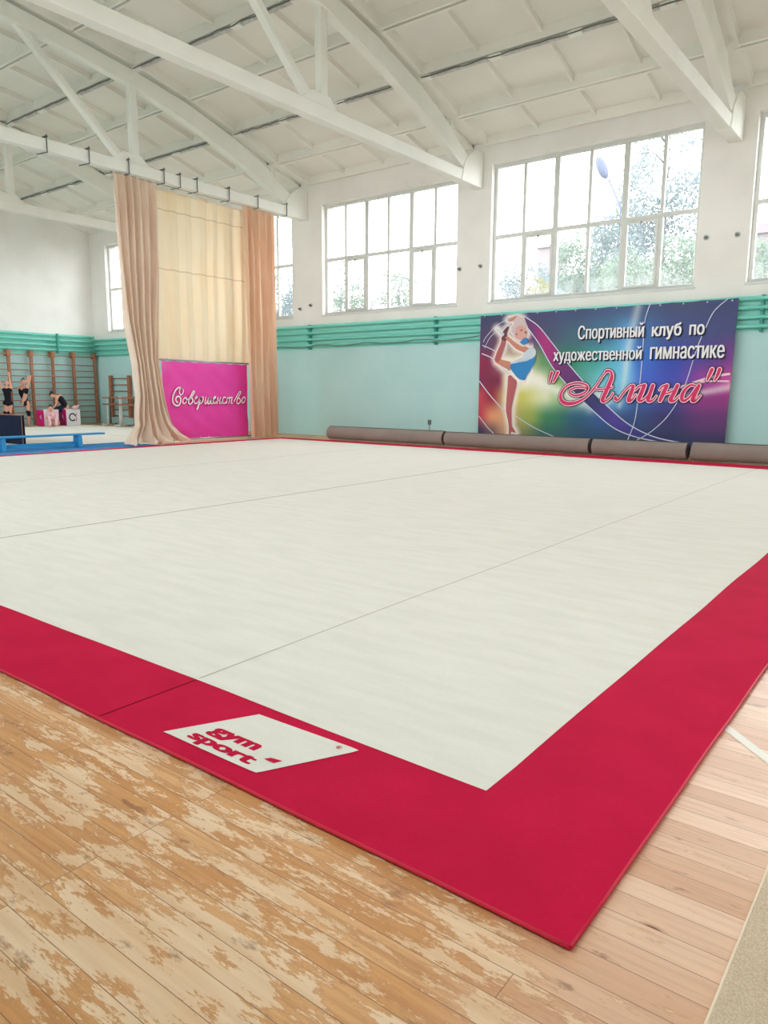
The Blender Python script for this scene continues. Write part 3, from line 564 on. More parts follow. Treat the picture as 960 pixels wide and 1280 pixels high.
# bolts on the piers
for i,(x,z) in enumerate(((-16.31,3.72),(-15.87,3.80),(-10.59,4.50),(-9.97,4.52),(-4.53,4.59),(-3.92,4.58))):
    t=thing('wall_bolt',['dark bolt on the pier behind the curtain side, left of the two','dark bolt on the same pier, right of the two, left of the wide window','dark bolt on the pier between the two full windows, left of the two','dark bolt on that pier close to the right hand window','dark bolt on the right hand pier, close to the window above the banner','dark bolt on the right hand pier, close to the picture edge'][i],'bolt',(x,17.0,z+.12 if i<2 else z),group='bolts on the window piers')
    m=MB(); m.tube([(0,0,0),(0,-.08,0)],.03,8); m.build('bolt_shank',M['steel'],t)
    m=MB(); m.tube([(0,0,0),(0,-.012,0)],.06,8); m.build('washer',M['seal'],t)
t=thing('wall_socket','small dark socket low on the teal wall left of the banner','socket',(-11.46,17,.52)); m=MB(); m.box(-.05,.05,-.03,0,-.06,.07); m.build('socket_box',M['cable'],t,.01,2); m=MB(); m.tube([(0,-.02,-.05),(.01,-.025,-.2),(-.03,-.02,-.3)],.008,6); m.build('cord',M['cable'],t)
t=thing('dark_panel','narrow dark panel standing by the wall just right of the curtain','panel',(-17.95,16.93,.2)); m=MB(); m.box(-.55,.53,-.02,.02,0,1.62); m.build('panel_board',M['navy'],t,.006,1); m=MB(); m.box(-.57,-.53,-.03,.03,-.02,1.64); m.box(.51,.55,-.03,.03,-.02,1.64); m.box(-.57,.55,-.03,.03,1.60,1.64); m.box(-.57,.55,-.03,.03,-.2,.0); m.build('panel_frame',M['steel'],t)
# ------------------------------------------------------------------ banner on the window wall
def inside(p,poly):
    x,y=p; c=False
    for (x1,y1),(x2,y2) in zip(poly,poly[1:]+poly[:1]):
        if (y1>y)!=(y2>y) and x<(x2-x1)*(y-y1)/(y2-y1)+x1: c=not c
    return c
def dist(p,poly):
    px,py=p; d=9
    for (x1,y1),(x2,y2) in zip(poly,poly[1:]+poly[:1]):
        dx,dy=x2-x1,y2-y1; t=max(0,min(1,((px-x1)*dx+(py-y1)*dy)/(dx*dx+dy*dy+1e-9))); d=min(d,math.hypot(px-x1-t*dx,py-y1-t*dy))
    return d
ROWS=[(.0,[(0,(66,72,108)),(.2,(74,72,112)),(.4,(72,84,124)),(.6,(76,98,140)),(.8,(74,84,122)),(1,(68,78,120))]),
(.2,[(0,(84,72,112)),(.1,(110,80,100)),(.22,(110,72,120)),(.3,(80,86,120)),(.42,(72,108,130)),(.55,(72,128,160)),(.63,(104,170,225)),(.68,(74,118,178)),(.8,(74,88,142)),(1,(74,78,128))]),
(.4,[(0,(150,44,84)),(.08,(130,50,80)),(.14,(206,190,140)),(.22,(190,190,130)),(.3,(104,156,110)),(.4,(56,140,110)),(.5,(74,168,160)),(.58,(100,190,220)),(.63,(130,200,245)),(.68,(66,120,214)),(.8,(62,82,184)),(.9,(92,72,156)),(1,(124,66,146))]),
(.55,[(0,(134,48,84)),(.09,(130,46,76)),(.13,(216,206,170)),(.2,(248,246,226)),(.28,(232,236,200)),(.35,(130,178,96)),(.45,(96,170,160)),(.55,(116,208,226)),(.63,(130,206,248)),(.7,(72,108,214)),(.8,(74,84,190)),(.93,(170,66,160)),(1,(205,80,165))]),
(.68,[(0,(204,74,90)),(.06,(160,50,70)),(.13,(210,190,130)),(.2,(214,210,110)),(.3,(226,234,190)),(.38,(160,200,140)),(.46,(170,215,210)),(.53,(205,236,240)),(.6,(120,190,235)),(.68,(70,110,190)),(.8,(72,78,160)),(.9,(150,62,140)),(1,(150,60,135))]),
(.85,[(0,(200,66,84)),(.07,(236,160,120)),(.14,(220,176,130)),(.24,(160,178,90)),(.33,(66,136,100)),(.45,(52,100,130)),(.55,(60,96,160)),(.65,(60,86,140)),(.8,(66,62,116)),(.92,(104,60,122)),(1,(104,60,118))]),
(1.,[(0,(54,58,98)),(.06,(120,90,100)),(.13,(206,160,130)),(.2,(140,140,96)),(.32,(62,112,108)),(.5,(56,88,122)),(.8,(58,66,108)),(1,(66,62,102))])]
def lerp_row(r,u):
    for (a,ca),(b,cb) in zip(r,r[1:]):
        if u<=b:
            t=(u-a)/(b-a); t=max(0,min(1,t)); t=t*t*(3-2*t); return [ca[i]+(cb[i]-ca[i])*t for i in range(3)]
    return r[-1][1]
def bcol(u,v):
    for (a,ra),(b,rb) in zip(ROWS,ROWS[1:]):
        if v<=b+1e-6:
            t=(v-a)/(b-a); t=t*t*(3-2*t); A=lerp_row(ra,u);B=lerp_row(rb,u); return [A[i]+(B[i]-A[i])*t for i in range(3)]
YB_=16.78
cx,cz=-6.76,1.8
ban=thing('club_banner','wide dark rainbow banner with white and pink lettering and a girl gymnast','banner',(cx,YB_,cz))
nx,nz=200,100; vs=[];cols=[]; BEAM=[([(.13,.42),(.22,.50),(.32,.60),(.42,.67),(.55,.70)],.075,.85),([(.66,.0),(.635,.3),(.625,.6),(.615,.75)],.03,.45),([(.42,.67),(.5,.76),(.58,.70)],.05,.4),([(1.0,.60),(.86,.66),(.74,.70)],.03,.6)]; BODY=('leg','thigh','shin','foot','foot2','arm','sleeve','suit','face','hair')
TLc,TRc,BRc,BLc=(-9.80,3.262),(-3.745,3.29),(-3.80,.12),(-9.80,.10)
def ripple(x,z): return .007*noise.noise(Vector((x*.8,z*.5,2)))+.004*noise.noise(Vector((x*2.2,z*.8,5)))
for j in range(nz+1):
    for i in range(nx+1):
        u=i/nx;v=j/nz
        x=(TLc[0]*(1-u)+TRc[0]*u)*(1-v)+(BLc[0]*(1-u)+BRc[0]*u)*v; z=(TLc[1]*(1-u)+TRc[1]*u)*(1-v)+(BLc[1]*(1-u)+BRc[1]*u)*v
        if j==0: z-=.012*abs(math.sin(u*PI*9))
        vs.append((x-cx,ripple(x,z),z-cz)); vv=min(1,(3.27-z)/2.97); c=bcol(u,vv)
        if u<.25:
            p=(x,z); d=min(0 if inside(p,GIRL[q]) else dist(p,GIRL[q]) for q in BODY); k=max(0,min(1,1.2-d/.15))**1.4
            c=[c[q]*(1-k*.95)+(255,244,236)[q]*k*.95 for q in range(3)]
        for P_,w_,s_ in BEAM:
            d=1e9; t_=0
            for k,((ax,ay),(bx,by)) in enumerate(zip(P_,P_[1:])):
                dx,dy=bx-ax,by-ay; q=max(0,min(1,((u-ax)*dx+(vv-ay)*dy)/(dx*dx+dy*dy))); e=math.hypot((u-ax-q*dx)*2,vv-ay-q*dy)
                if e<d: d=e; t_=(k+q)/(len(P_)-1)
            k=math.exp(-(d/(w_*(1.15-.6*t_)))**2)*s_; c=[c[q]*(1-k)+(250,250,240)[q]*k for q in range(3)]
        cols.append(srgb(c))
m=MB(); W=nx+1; m.add(vs,[(j*W+i,j*W+i+1,(j+1)*W+i+1,(j+1)*W+i) for j in range(nz) for i in range(nx)],0,True)
pr=colmat('banner_print',.55)
def paint(o,cols):
    a=o.data.color_attributes.new('print','FLOAT_COLOR','POINT'); a.data.foreach_set('color',[q for c in cols for q in c])
sheet=m.build('banner_sheet',pr,ban); paint(sheet,cols)
def on(layer): return lambda x,z: (x-cx,-.016-.0016*layer,z-cz)
# broad violet ribbon
A,_=catmull(RIBBON[0]); B,_=catmull(RIBBON[1]); n=60
def res(P,t): i=t*(len(P)-1); k=min(int(i),len(P)-2); f=i-k; return (P[k][0]*(1-f)+P[k+1][0]*f,P[k][1]*(1-f)+P[k+1][1]*f)
vs=[];cc=[]
for i in range(n+1):
    t=i/n; vs+=[on(1)(*res(A,t)),on(1)(*res(B,t))]; c=lerp_row([(0,(96,66,116)),(.2,(176,54,130)),(.4,(110,58,120)),(.55,(66,66,120)),(.7,(84,70,160)),(.85,(66,66,140)),(1,(60,70,120))],t); cc+=[srgb(c)]*2
m=MB(); m.add(vs,[(2*i,2*i+1,2*i+3,2*i+2) for i in range(n)]); o=m.build('violet_ribbon_print',pr,ban); paint(o,cc)
m=MB(); lw=mat('pale_line_print',(214,220,240),.6,.2)
for P,wd in LINES['white']: stroke(m,P,wd*.42,on(2))
m.build('white_line_print',lw,ban)
m=MB()
for P,wd in LINES['pink']: stroke(m,P,wd*.5,on(3))
m.build('pale_streak_print',M['print_pale'],ban)
gp={'skinp':mat('skin_print',(206,140,120),.6,.2),'skin2':mat('skin_print_deep',(188,104,108),.6,.2),'face':mat('face_print',(222,170,160),.6,.2),'hair':mat('hair_print',(214,196,196),.6,.2),'suit':mat('blue_suit_print',(60,140,205),.6,.2),'slv':mat('pale_sleeve_print',(206,220,232),.6,.2),'dk':mat('dark_print',(110,70,80),.6,.2)}
G=[('leg','skin2','leg_print'),('thigh','skinp','thigh_print'),('shin','skin2','shin_print'),('foot','dk','shoe_print'),('foot2','slv','foot_print'),('arm','skinp','arm_print'),('suit','suit','suit_print'),('sleeve','slv','sleeve_print'),('neck','suit','neck_print'),('face','face','face_print'),('hair','hair','hair_print'),('hand','skinp','hand_print'),('mouth','dk','mouth_print'),('eye','dk','eye_print'),('eye2','dk','eye_print')]
figure=None
for k,(a,b,nm) in enumerate(G):
    m=MB(); P,_=catmull(GIRL[a]+GIRL[a][:1],n=3); P=P[:-1]; m.add([on(4+k*.4)(x,z) for x,z in P],[tuple(range(len(P)))]); m.build(nm,gp[b],ban)
# lettering
def block(body,x0,x1,z0,z1,tilt):
    v,f=text_mesh(body,x0,x1,z0,z1,.03)
    for dx,dz,ly,mt,nm in ((.028,-.030,7,'print_shadow','lettering_shadow'),(0,0,12,'print_white','lettering')):
        m=MB(); m.add([on(ly+q*.3)(x+dx,z+dz+tilt*(x-x0)) for x,z,q in v],f); m.build(nm,M[mt],ban)
block('Спортивный',-7.165,-5.63,2.50,2.90,.0); block('клуб',-5.46,-4.83,2.51,2.86,0); block('по',-4.67,-4.36,2.58,2.80,0)
block('художественной',-7.76,-5.65,2.02,2.385,.0); block('гимнастике',-5.47,-3.93,2.09,2.36,.0)
for grow,ly,mt,nm in ((.036,12,'print_shadow','script_shadow'),(.020,14,'print_pale','script_outline'),(0,16,'print_pink','script_lettering')):
    m=MB(); k=0
    for P,Wd in ALINA:
        k+=1
        stroke(m,P,[max(w_/8/52*.92,.012) for w_ in Wd],on(ly+k*.02),grow,5)
    m.build(nm,M[mt],ban)
for k in range(13):
    m=MB(); x=TLc[0]+.12+(TRc[0]-TLc[0]-.24)*k/12; m.tube([(x-cx,-.012,3.245-cz),(x-cx,-.02,3.245-cz)],.016,8); m.build('eyelet',M['zinc'],ban)
# ------------------------------------------------------------------ curtains under the second truss
TXC=-16.09
def curtain(name,label,left,right,z0,z1,x0,folds,amp,m_,seed,group,flare=0,nr=60,lean=0):
    def ev(P,z):
        for (a,za),(b,zb) in zip(P,P[1:]):
            if zb<=z<=za: return a+(b-a)*(za-z)/(za-zb)
        return P[-1][0] if z<P[-1][1] else P[0][0]
    ns=folds*14; t=thing(name,label,'curtain',(TXC,(left[0][0]+right[0][0])/2,z1),group=group); oy=(left[0][0]+right[0][0])/2
    vs=[]
    for j in range(nr+1):
        tt=j/nr; z=z0+(z1-z0)*(tt if not flare else 1-(1-tt)**1.0)
        z=z0+(z1-z0)*(1-(1-tt)**1.6) if flare else z
        yl,yr=ev(left,z),ev(right,z)
        for i in range(ns+1):
            s=i/ns; ph=2*PI*folds*s+1.3*noise.noise(Vector((s*4,z*.25,seed)))+1.6*noise.noise(Vector((s*6,seed,1)))
            am=amp*(.55+.5*noise.noise(Vector((s*7,seed,z*.2)))+.25)*(1-.35*math.exp(-(z0-z)/.3))
            y=yl+(yr-yl)*s+.30*am*math.sin(2*ph+1)*(1 if 0<i<ns else 0)
            x=x0+am*(math.sin(ph)+.3*math.sin(2*ph+.6))
            zz=z
            if flare:
                f=max(0,1-(z-z1)/.9); x+=flare*f*f*(.55+.45*math.sin(ph*.5+s*3)); 
                q=max(0,1-(z-z1)/.22); zz=z+q*(.05*abs(math.sin(ph*.8+2))+.01); x+=q*.16*math.sin(ph*.9)
            vs.append((x-TXC,y-oy,max(zz,.03)-z1))
    m=MB(); Wn=ns+1; m.add(vs,[(j*Wn+i,j*Wn+i+1,(j+1)*Wn+i+1,(j+1)*Wn+i) for j in range(nr) for i in range(ns)],0,True)
    m.build('drape',m_,t)
    # gathered heading tape with small scallops
    m=MB(); pts=[(vs[i][0],vs[i][1],vs[i][2]+.012) for i in range(0,ns+1,3)]; m.tube(pts,.014,6); m.build('heading_tape',m_,t)
    return t
curtain('curtain','beige curtain gathered at the left, its hem spilled over the floor',[(10.46,6.30),(10.50,4.5),(10.62,3.0),(10.80,2.0),(10.84,1.2),(10.72,.5),(10.25,.03)],[(11.70,6.30),(11.66,4.5),(11.52,3.0),(11.46,2.1),(11.60,1.2),(11.78,.5),(12.2,.03)],6.30,.03,TXC+.10,6,.15,M['curt'],2,'curtains under the roof truss',flare=.45,nr=90)
curtain('curtain','peach curtain gathered at the right beside the magenta banner',[(14.40,6.26),(14.42,2.1),(14.50,.03)],[(15.56,6.30),(15.58,.03)],6.28,.04,TXC+.15,5,.13,M['curtR'],12,'curtains under the roof truss')
curtain('curtain','wide flat cream curtain between the two gathered ones, ending above the magenta banner',[(11.75,6.27),(11.68,2.1)],[(15.38,6.26),(15.30,2.1)],6.27,2.13,TXC-.20,8,.055,M['curtM'],8,'curtains under the roof truss')
m=MB(); m.tube([(TXC+.10,10.4,6.335),(TXC+.10,13,6.325),(TXC+.10,15.65,6.335)],.006,6); tag(m.build('curtain_wire',M['steel']),'steel wire under the truss carrying the curtains','wire')
for i,y in enumerate((8.91,9.89,10.9,11.88,12.36,12.88,13.94,14.97,16.09)):
    t=thing('truss_clamp',['dark clamp on the curtain truss nearest the left picture edge','dark clamp on the curtain truss, second from the left picture edge','dark clamp above the left beige curtain','dark clamp where the left curtain meets the cream one','dark clamp just left of the cream curtain middle, closest to its neighbour','dark clamp above the cream curtain, third from its left edge','dark clamp above the right part of the cream curtain','dark clamp above the right gathered curtain','dark clamp on the truss above the window, right of all curtains'][i],'clamp',(TXC,y,6.39),group='clamps on the curtain truss')
    m=MB(); m.bar((-.16,0,.29),(.17,0,.29),.05,.02); m.build('top_plate',M['steel'],t)
    m=MB(); m.tube([(.15,0,.33),(.15,0,-.04)],.013,6); m.build('threaded_rod',M['steel'],t)
    m=MB(); m.tube([(.15,0,-.03),(.04,-.06,-.045),(-.12,-.09,-.05)],.012,6); m.build('hook',M['steel'],t)
# ------------------------------------------------------------------ magenta banner in its frame
fx,fy=-16.17,13.14
t=thing('framed_banner','magenta banner with white script lettering laced into a grey tube frame between the curtains','banner',(fx,fy,0))
m=MB()
for y in (11.585-fy,14.74-fy): m.tube([(0,y,.02),(0,y,2.15)],.024,10)
m.tube([(0,11.585-fy,2.13),(0,14.74-fy,2.11)],.022,10); m.tube([(0,11.585-fy,.07),(0,14.74-fy,.07)],.022,10)
for y in (11.6-fy,14.72-fy): m.tube([(-.12,y,.02),(.05,y,.02)],.02,8)
m.tube([(0,11.80-fy,.03),(0,11.80-fy,2.13)],.012,8)
m.build('tube_frame',M['zinc'],t)
nx,nz=60,44; vs=[]
for j in range(nz+1):
    for i in range(nx+1):
        u=i/nx;v=j/nz; y=11.70+(14.585-11.70)*u; z=2.105-.02*u-(2.0)*v
        z+=-.018*math.sin(u*PI*7)**2*(1-v)**6
        d=.035*noise.noise(Vector((u*3+v*2.2,v*2-u*1.3,3)))+.022*noise.noise(Vector((u*7-v*5,v*3,7)))+.018*math.exp(-((u-.5-(.6-v)*.55)/.05)**2)*(1-v)*.8
        vs.append((.035+d*.8,y-fy,z))
m=MB(); W=nx+1; m.add(vs,[(j*W+i,j*W+i+1,(j+1)*W+i+1,(j+1)*W+i) for j in range(nz) for i in range(nx)],0,True); sh=m.build('banner_sheet',M['magenta'],t)
for (h,mt,nm,off) in ((.012,'cubepink','lettering_shadow',.0),(0,'print_white','lettering',.002)):
    m=MB()
    for P,Wd in WORD: stroke(m,P,max(Wd*1.0,.014),lambda y,z:(.075+off,y-fy+(.012 if h else 0),z-(.012 if h else 0)),h*.6,5)
    m.build(nm,M[mt],sh)
m=MB()
for k in range(9):
    z=.15+k*.23; m.tube([(.01,11.60-fy,z),(.03,11.71-fy,z)],.007,5)
for k in range(11): m.tube([(.01,11.8-fy+k*.27,.07),(.03,11.8-fy+k*.27,.125)],.007,5)
m.build('lacing',M['print_white'],t)

CAM=(-0.65402,0.16353,0.00550)
# ------------------------------------------------------------------ wall bars, barre, cubes, bench
ys=[16.86,15.94,15.09,14.26,13.42,12.58,11.74,10.90]
t=thing('wall_bars','long row of brown wooden wall bars on the end wall','wall bars',(XL+.16,13.9,0))
for y in ys:
    m=MB(); m.box(-.05,.05,y-.048-13.9,y+.048-13.9,.02,2.78); u=m.build('upright',M['brown'],t,.008,1)
    m=MB(); m.box(-.16,.09,y-.07-13.9,y+.07-13.9,2.56,2.78); m.build('wall_bracket',M['brown'],u,.01,1)
for k in range(12):
    z=2.62-(0 if k==0 else .33+(k-1)*.225) 
    if z<.1: break
    m=MB(); m.tube([(.045,ys[-1]-.3-13.9,z),(.045,ys[0]+.04-13.9,z)],.017,8); m.build('rung',M['rung'],t)
t=thing('wall_bars','short brown wall bars on the window wall behind the ballet barre','wall bars',(-26.0,16.9,.28))
for x in (-.62,.62): m=MB(); m.box(x-.07,x+.07,-.05,.06,0,1.62); m.build('upright',M['brown'],t,.008,1)
for k in range(7): m=MB(); m.tube([(-.6,-.03,1.5-k*.24),(.6,-.03,1.5-k*.24)],.02,8); m.build('rung',M['rung'],t)
def barre(x,y,L,posts,mt,rail,label):
    t=thing('ballet_barre',label,'ballet barre',(x,y,0))
    for p in posts:
        m=MB(); m.tube([(p,0,.03),(p,0,.45),(p,0,.46),(p,0,1.10)],[.04,.04,.028,.028],8); m.build('post',M[mt],t)
        m=MB(); m.tube([(p,-.28,.03),(p,.28,.03)],.028,8); m.build('foot',M[mt],t)
    for z in (1.05,.80): m=MB(); m.tube([(posts[0]-.2,-.06,z),(posts[-1]+L,-.06,z)],.024,8); m.build('rail',M[rail],t)
barre(-25.9,16.25,.25,(0,.92),'frame','brown','white post ballet barre with two brown rails in front of the short wall bars')
barre(-24.62,15.95,.7,(0,1.1),'frame','brown','white post ballet barre half hidden behind the left curtain')
barre(-26.2,16.55,.25,(0,1.6),'steel','brown','dark post ballet barre standing nearest the hall corner')
def cube(x,y,label,s=.56,h=.6,a=math.radians(27)):
    # nearest vertical edge at (x,y); white side runs to picture right
    U=Vector((.485,.875)); D=Vector((-.875,.485))
    w=U*math.cos(a)+D*math.sin(a); g=-U*math.sin(a)+D*math.cos(a)
    t=thing('foam_cube',label,'foam cube',(x,y,.019),math.atan2(w.y,w.x),group='magenta and white foam cubes')
    m=MB(); m.box(0,s,0,s,0,h); m.build('cube_body',M['whitevinyl'],t,.012,2)
    m=MB(); m.box(-.006,.004,.004,s-.004,.006,h-.006); sd=m.build('magenta_side',M['cubepink'],t)
    m=MB(); 
    for k in range(2): m.add([(-.009,.16+.1*0,.22+.0),(-.009,.34,.32),(-.009,.22,.42)][:3],[(0,1,2)])
    m.build('white_emblem',M['print_white'],sd)
    m=MB()
    P=[(.24+.12*math.cos(q),.31+.13*math.sin(q)) for q in [k*PI/8 for k in range(1,15)]]
    stroke(m,P,.022,lambda u,v:(u,-.004,v)); m.build('round_emblem',M['shorts'],t)
    m=MB(); stroke(m,[(.36,.16),(.40,.26),(.37,.36),(.42,.44)],.012,lambda u,v:(u,-.0045,v)); m.build('ribbon_emblem',M['cubepink'],t)
    return t
cube(-26.25,14.75,'magenta and white foam cube the black-clad girl sits on')
cube(-26.35,13.95,'magenta and white foam cube standing left of the seated girl')
t=thing('upright_mat','black upright mat standing behind the blue bench at the left edge','mat',(-19.2,9.0,0),math.radians(0))
m=MB(); m.box(-1.2,1.19,-.04,.04,.019,.73); m.build('mat_body',M['navy'],t,.02,2)
m=MB(); m.box(-1.21,1.2,-.045,.045,.73,.745); m.box(1.19,1.2,-.045,-.03,.019,.74); m.build('edge_trim',M['brown'],t,.005,1)
t=thing('gym_bench','low blue gymnastics bench standing on the blue mat','bench',(-16.55,7.0,.0165))
m=MB(); m.box(-.13,.13,-3.2,3.2,.275,.315); m.build('seat_plank',M['benchblue'],t,.01,2)
for y in (-2.6,.75,2.55): m=MB(); m.prism([(-.15,0),(.15,0),(.11,.275),(-.11,.275)],y-.05+0,y+.05,1); m.build('leg',M['benchblue'],t,.008,1)
m=MB(); m.box(-.02,.02,-3.0,2.55,.04,.13); m.build('lower_beam',M['benchblue'],t,.006,1)
# ------------------------------------------------------------------ people
U3=Vector((.794,.608,0)); D3=Vector((.608,-.794,0))    # picture right, towards the doorway side
def capsule(m,a,b,ra,rb,n=10):
    a=Vector(a);b=Vector(b); d=(b-a); d=d.normalized() if d.length>1e-6 else Vector((0,0,1))
    u=d.cross(Vector((0,1,.1))).normalized() if abs(d.y)<.95 else d.cross(Vector((1,0,0))).normalized(); v=d.cross(u)
    rings=[]
    for c,r,rng in ((a,ra,(-80,-50,-20,0)),(b,rb,(0,20,50,80))):
        for q in rng: q=math.radians(q); rings.append((c+d*r*math.sin(q),r*math.cos(q)))
    vs=[c+(u*math.cos(2*PI*k/n)+v*math.sin(2*PI*k/n))*r for c,r in rings for k in range(n)]
    R=len(rings); m.add(vs,[(i*n+k,i*n+(k+1)%n,(i+1)*n+(k+1)%n,(i+1)*n+k) for i in range(R-1) for k in range(n)]+[tuple(range(n))[::-1],tuple((R-1)*n+k for k in range(n))],0,True)
def ell(m,c,r,n=12):
    vs=[];R=9
    for i in range(R):
        q=-PI/2+PI*(i+.5)/R
        vs+=[(c[0]+r[0]*math.cos(q)*math.cos(2*PI*k/n),c[1]+r[1]*math.cos(q)*math.sin(2*PI*k/n),c[2]+r[2]*math.sin(q)) for k in range(n)]
    m.add(vs,[(i*n+k,i*n+(k+1)%n,(i+1)*n+(k+1)%n,(i+1)*n+k) for i in range(R-1) for k in range(n)]+[tuple(range(n))[::-1],tuple((R-1)*n+k for k in range(n))],0,True)
def fuse(m,name,mt,parent,vox=.011):
    o=m.build(name,mt,None); md=o.modifiers.new('fuse','REMESH'); md.mode='VOXEL'; md.voxel_size=vox; md.use_smooth_shade=True
    sm=o.modifiers.new('soften','SMOOTH'); sm.iterations=3; sm.factor=.5
    dg=bpy.context.evaluated_depsgraph_get(); dg.update(); me=bpy.data.meshes.new_from_object(o.evaluated_get(dg)); me.name=name
    o.modifiers.clear(); o.data=me
    if not me.materials: me.materials.append(mt)
    o.parent=parent; return o
def hand(m,w,tip,curl=.3):
    """palm, four fingers of different length and a thumb leaving its side"""
    w=Vector(w); tip=Vector(tip); d=(tip-w).normalized(); s=d.cross(Vector((0,1,0))).normalized() if abs(d.y)<.9 else Vector((1,0,0)); nrm=s.cross(d)
    palm=w+d*.075
    for k in (-1,0,1): capsule(m,w+s*k*.012,palm+s*k*.024,.02,.016,8)
    for k,(o,l) in enumerate(((-.030,.052),(-.010,.068),(.011,.072),(.031,.062))):
        a=palm+s*o; b=a+d*l*.55+s*o*.25; c=b+(d*(1-curl)+nrm*curl)*l*.5; capsule(m,a,b,.0115,.010,6); capsule(m,b,c,.010,.0085,6)
    a=w+d*.03+s*.022; b=a+(d*.5+s*.8).normalized()*.035; capsule(m,a,b,.014,.011,6); capsule(m,b,b+(d*.9+s*.3).normalized()*.03,.011,.009,6)
def person(label,loc,rz,J,clothes,group=None,hat=None):
    """J: joints in a local frame (x = picture right, y = away, z = up)"""
    t=thing('person',label,'person',loc,rz); m=MB(); j={k:Vector(v) for k,v in J.items()}
    # trunk
    capsule(m,j['hip']+Vector((-.05,0,0)),j['hip']+Vector((.05,0,0)),.105,.105); capsule(m,j['hip'],j['waist'],.11,.092); capsule(m,j['waist'],j['chest'],.092,.115)
    capsule(m,j['shL'],j['shR'],.058,.058); capsule(m,j['chest'],(j['shL']+j['shR'])/2,.11,.07)
    capsule(m,(j['shL']+j['shR'])/2,j['head'],.048,.045)
    hd=j['head']; f=Vector(J.get('face',(0,-1,0))).normalized(); up=(hd-(j['shL']+j['shR'])/2).normalized()
    ell(m,hd+up*.03,(.080,.088,.108)); capsule(m,hd-up*.04+f*.03,hd-up*.02+f*.03,.055,.06); capsule(m,hd+f*.085,hd+f*.105-up*.012,.011,.014,6)   # jaw, nose
    sd=f.cross(up).normalized()
    for s in (-1,1): capsule(m,hd+sd*s*.082-up*.0,hd+sd*s*.088+up*.03,.016,.018,6)
    for S in 'LR':
        capsule(m,j['sh'+S],j['el'+S],.045,.036); capsule(m,j['el'+S],j['wr'+S],.036,.025); hand(m,j['wr'+S],j['hd'+S])
        h=j['hip']+Vector((-.075 if S=='L' else .075,0,-.02)); capsule(m,h,j['kn'+S],.088,.058); capsule(m,j['kn'+S],j['kn'+S]*.6+j['an'+S]*.4,.056,.055); capsule(m,j['kn'+S]*.6+j['an'+S]*.4,j['an'+S],.055,.036)
        capsule(m,j['an'+S],j['to'+S],.04,.026); 
    fuse(m,'body',M['skin'],t)
    m=MB(); ell(m,hd+up*.045-f*.02,(.090,.094,.105)); o=None
    if J.get('bun'): ell(m,Vector(J['bun']),(.045,.045,.045)); capsule(m,hd+up*.08-f*.05,Vector(J['bun']),.03,.03)
    # hair leaves the face free
    o=fuse(m,'hair',M['hair'],t,.012)
    bm=bmesh.new(); bm.from_mesh(o.data); bmesh.ops.delete(bm,geom=[v for v in bm.verts if (v.co-hd).dot(f)>.035 and (v.co-hd).dot(up)<.085],context='VERTS'); bm.to_mesh(o.data); bm.free()
    m=MB()
    for s in (-1,1): ell(m,hd+f*.086+sd*s*.03+up*.022,(.010,.010,.008),8)
    m.build('eyes',M['hair'],t); m=MB(); c=hd+f*.093-up*.045; capsule(m,c-sd*.016,c+sd*.016,.006,.006,6); m.build('mouth',M['cubepink'],t)
    for nm,mt,segs in clothes:
        m=MB()
        for a,b,ra,rb in segs:
            A=j[a] if isinstance(a,str) else Vector(a); B=j[b] if isinstance(b,str) else Vector(b)
            capsule(m,A,B,ra,rb)
        fuse(m,nm,M[mt],t,.012)
    return t
RZ=math.atan2(.875,.485)
def mid(a,b,t): return tuple(a[i]+(b[i]-a[i])*t for i in range(3))
# girl with both arms stretched up, behind the black mat
J=dict(hip=(0,0,.86),waist=(0,.02,1.04),chest=(-.01,.0,1.24),shL=(-.15,0,1.40),shR=(.13,0,1.40),head=(.0,.09,1.52),face=(.15,-.2,1),elL=(-.22,-.02,1.62),wrL=(-.27,-.02,1.83),hdL=(-.29,-.02,1.95),elR=(.11,-.02,1.63),wrR=(.10,0,1.83),hdR=(.09,0,1.95),
 knL=(-.11,-.02,.46),anL=(-.10,.06,.08),toL=(-.10,-.09,.035),knR=(.02,.0,.46),anR=(.06,.1,.08),toR=(.06,-.05,.035))
LEO=[('leotard','leo',[((-.05,0,.86),(.05,0,.86),.122,.122),('hip','waist',.124,.106),('waist','chest',.106,.128),((-.08,0,1.33),(.07,0,1.33),.09,.09)])]
KP=lambda k:('knee_pad','leo',[((J2:=k)[0],k[1],.068,.064)])
person('girl in black leotard stretching both arms straight up behind the black mat',(-27.0,13.0,0),RZ,J,LEO+[('knee_pad','leo',[((-.112,-.02,.53),(-.108,0,.38),.072,.064)]),('knee_pad','leo',[((.01,0,.53),(.03,.02,.38),.072,.064)])])
